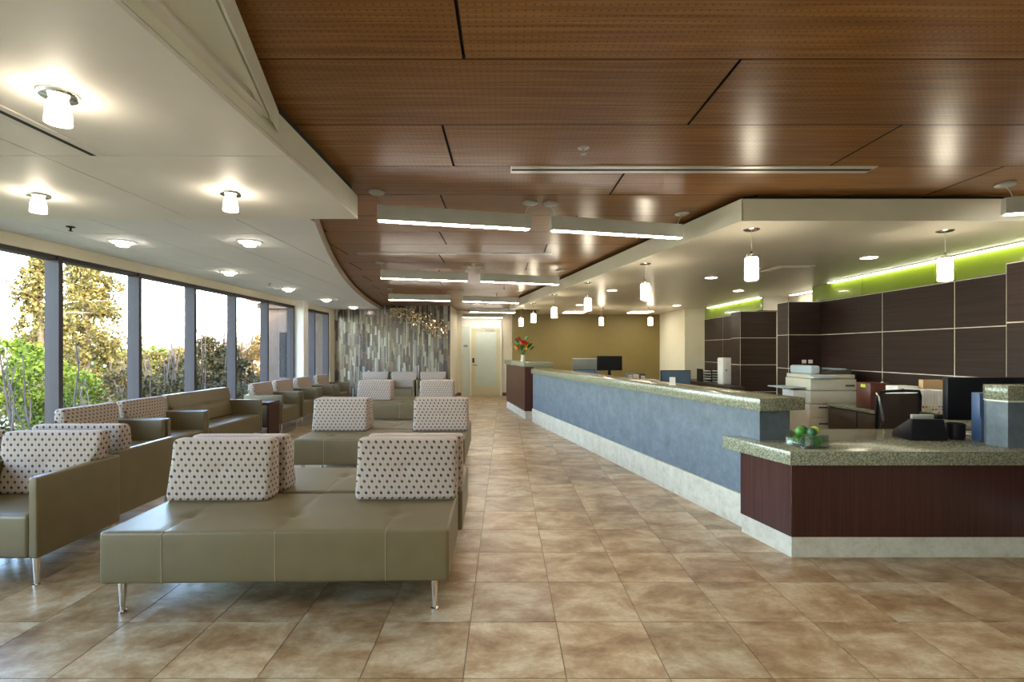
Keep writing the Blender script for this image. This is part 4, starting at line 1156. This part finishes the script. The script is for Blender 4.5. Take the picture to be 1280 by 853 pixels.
def leaves(name, pts, size, mat, parent, dirs=None):
    """one mesh of small leaf triangles, about len(pts) of them"""
    npt = len(pts)
    a = rng.normal(size=(npt, 3)); a /= np.linalg.norm(a, axis=1)[:, None]
    b = rng.normal(size=(npt, 3)); b -= (b * a).sum(1)[:, None] * a; b /= np.linalg.norm(b, axis=1)[:, None]
    s = size * (0.6 + 0.8 * rng.random((npt, 1)))
    v = np.stack([pts - b * s * 0.45, pts + a * s, pts + b * s * 0.45], 1).reshape(-1, 3)
    me = bpy.data.meshes.new(name)
    me.vertices.add(npt * 3); me.loops.add(npt * 3); me.polygons.add(npt)
    me.vertices.foreach_set('co', v.astype(np.float32).ravel())
    me.loops.foreach_set('vertex_index', np.arange(npt * 3, dtype=np.int32))
    me.polygons.foreach_set('loop_start', np.arange(0, npt * 3, 3, dtype=np.int32))
    me.update(calc_edges=True)
    at = me.attributes.new('tone', 'FLOAT', 'FACE')
    at.data.foreach_set('value', rng.random(npt).astype(np.float32))
    return obj(name, me, mat, parent, kind='stuff')

def clumps(centres, radii, per):
    out = []
    for c, r in zip(centres, radii):
        p = rng.normal(size=(per, 3)); p /= np.linalg.norm(p, axis=1)[:, None]
        p *= (rng.random((per, 1)) ** 0.45) * r
        out.append(p + np.array(c))
    return np.concatenate(out)

def pine(locn, h, w, label, per=60, ncl=240):
    t = thing('pine_tree', label, 'tree', locn)
    obj('trunk', MB().tube((0, 0, 0), (0, 0, h * 0.95), 0.16, 0.03, 8), 'bark', t)
    cs, rs_ = [], []
    br = MB()
    for i in range(ncl):
        f = 0.06 + 0.94 * (i / ncl)
        rad = w / 2 * (1.02 - f) ** 0.6 * (0.35 + 0.75 * random.random()) * (0.78 + 0.22 * math.sin(f * 34))
        a = random.random() * 2 * PI
        c = (rad * math.cos(a), rad * math.sin(a), h * f + random.gauss(0, 0.12))
        cs.append(c); rs_.append(0.20 + 0.20 * random.random())
        if i % 4 == 0: br.tube((0, 0, h * f * 0.92), c, 0.035, 0.012, 5)
    obj('branches', br.mesh('branches'), 'bark', t)
    leaves('foliage', clumps(cs, rs_, per), 0.11, 'pine_leaf', t)
GZ = -0.75
pine((-16.0, 19.0, GZ), 6.1, 4.6, 'tall golden sunlit pine tree outside the front windows', 70, 250)
pine((-13.9, 14.9, GZ), 5.1, 2.4, 'slimmer pine standing beside the tall golden pine', 55, 110)

def shrub(locn, r, h, mat, label, per=80, ncl=60, stems=0, stem_h=1.2, smat='pale_bark', size=0.08, group=None, cat='shrub'):
    t = thing('shrub', label, cat, locn, group=group)
    cs, rs_ = [], []
    for i in range(ncl):
        a = random.random() * 2 * PI; q = math.sqrt(random.random()); f = random.random()
        cs.append((r * q * math.cos(a), r * q * math.sin(a), 0.15 + h * f * (1 - 0.35 * q * q))); rs_.append(0.18 + 0.16 * random.random())
    leaves('foliage', clumps(cs, rs_, per), size, mat, t)
    m = MB()
    for i in range(max(stems, 5)):
        a = random.random() * 2 * PI; q = r * 0.8 * math.sqrt(random.random())
        p0 = Vector((q * math.cos(a), q * math.sin(a), 0)); hh = (h + stem_h * (0.4 + 0.6 * random.random())) if stems else h * 0.8
        p = p0; rad = 0.022 + 0.012 * random.random()
        for s in range(5):
            pn = p + Vector((random.gauss(0, 0.05), random.gauss(0, 0.05), hh / 5))
            m.tube(p, pn, rad, rad * 0.75, 6)
            if s in (2, 3) and stems:
                m.tube(pn, pn + Vector((random.gauss(0, 0.12), random.gauss(0, 0.12), hh / 6)), rad * 0.5, rad * 0.25, 5)
            p = pn; rad *= 0.78
    obj('stems', m.mesh('stems'), smat, t)
def U(u, Y): return ((u - 631) / 622 * Y, Y)
def put(u, Y): x, y = U(u, Y); return (x, y, GZ)
shrub(put(8, 11.6), 1.6, 2.3, 'lime_leaf', 'bright lime green bush outside the front window', 150, 90)
shrub(put(-190, 8.0), 1.2, 2.2, 'lime_leaf', 'second lime green bush beyond the front window edge', 100, 70)
shrub(put(25, 7.9), 0.75, 0.8, 'dark_leaf', 'bare upright stems of a pruned bush close to the glass', 40, 25, 11, 1.9)
shrub(put(150, 15.2), 0.8, 1.4, 'dark_leaf', 'dark brush at the foot of the golden pine', 80, 60, 7, 0.7)
shrub(put(120, 10.6), 0.6, 1.0, 'pine_leaf', 'low golden brush below the tall pine', 80, 50, 5, 0.6)
shrub(put(200, 12.2), 0.7, 1.55, 'dark_leaf', 'dark brown-green shrub seen in the third window', 90, 70, 9, 0.8)
shrub(put(226, 17.6), 0.7, 1.9, 'dark_leaf', 'tall dark shrub with bare twigs at the third mullion', 90, 60, 9, 1.2)
shrub(put(262, 14.4), 0.55, 2.5, 'dark_leaf', 'dark conical shrub with bare poles in the fourth window', 100, 70, 9, 1.5)
shrub(put(288, 16.9), 0.65, 2.3, 'dark_leaf', 'dark leafy shrub beside the bare poles', 100, 60, 6, 0.9)
shrub(put(312, 20.3), 1.3, 2.8, 'amber_leaf', 'amber autumn tree next to the stucco building', 120, 80, 8, 1.0)
shrub(put(318, 13.0), 0.5, 1.3, 'dark_leaf', 'low dark shrub before the amber tree', 90, 40)
shrub(put(205, 28.0), 2.6, 2.1, 'pine_leaf', 'golden scrub patch in the middle distance', 120, 90, size=0.16)
shrub(put(160, 38.0), 3.6, 2.4, 'lime_leaf', 'green scrub patch in the middle distance', 120, 90, size=0.16)
shrub(put(270, 37.0), 3.6, 2.4, 'amber_leaf', 'amber scrub patch in the middle distance', 120, 90, size=0.16)

bd = thing('neighbour_building', 'beige stucco building with red tile roof outside the windows', 'building', (-7.1, 14.6, GZ))
obj('wall', MB().box(0, 2.17, 0, 6, 0, 3.42), 'stucco', bd)
obj('cornice', MB().box(-0.12, 2.17, -0.12, 6, 3.42, 3.58), 'stucco', bd)
wdw = obj('window', MB().box(0.50, 0.95, -0.012, 0.001, 1.40, 2.72), 'dark_glass', bd)
obj('window_frame', MB().box(0.47, 0.50, -0.03, 0.001, 1.37, 2.75).box(0.95, 0.98, -0.03, 0.001, 1.37, 2.75).box(0.50, 0.95, -0.03, 0.001, 2.72, 2.75).box(0.50, 0.95, -0.03, 0.001, 1.37, 1.40), 'stucco', wdw)
rf = obj('roof', MB().add([(-0.3, -0.3, 3.58), (2.17, -0.3, 3.58), (2.17, 3, 4.6), (-0.3, 3, 4.6), (-0.3, -0.3, 3.63), (2.17, -0.3, 3.63), (2.17, 3, 4.65), (-0.3, 3, 4.65)], [(0, 3, 2, 1), (4, 5, 6, 7), (0, 1, 5, 4), (1, 2, 6, 5), (2, 3, 7, 6), (3, 0, 4, 7)]), 'roof_tile', bd)
rt_me = MB().tube((0, -0.32, 3.63), (0, 3, 4.66), 0.075, None, 8).mesh('roof_tile')
for i in range(13): obj('roof_tile', rt_me, 'roof_tile', rf, (-0.25 + i * 0.19, 0, 0))
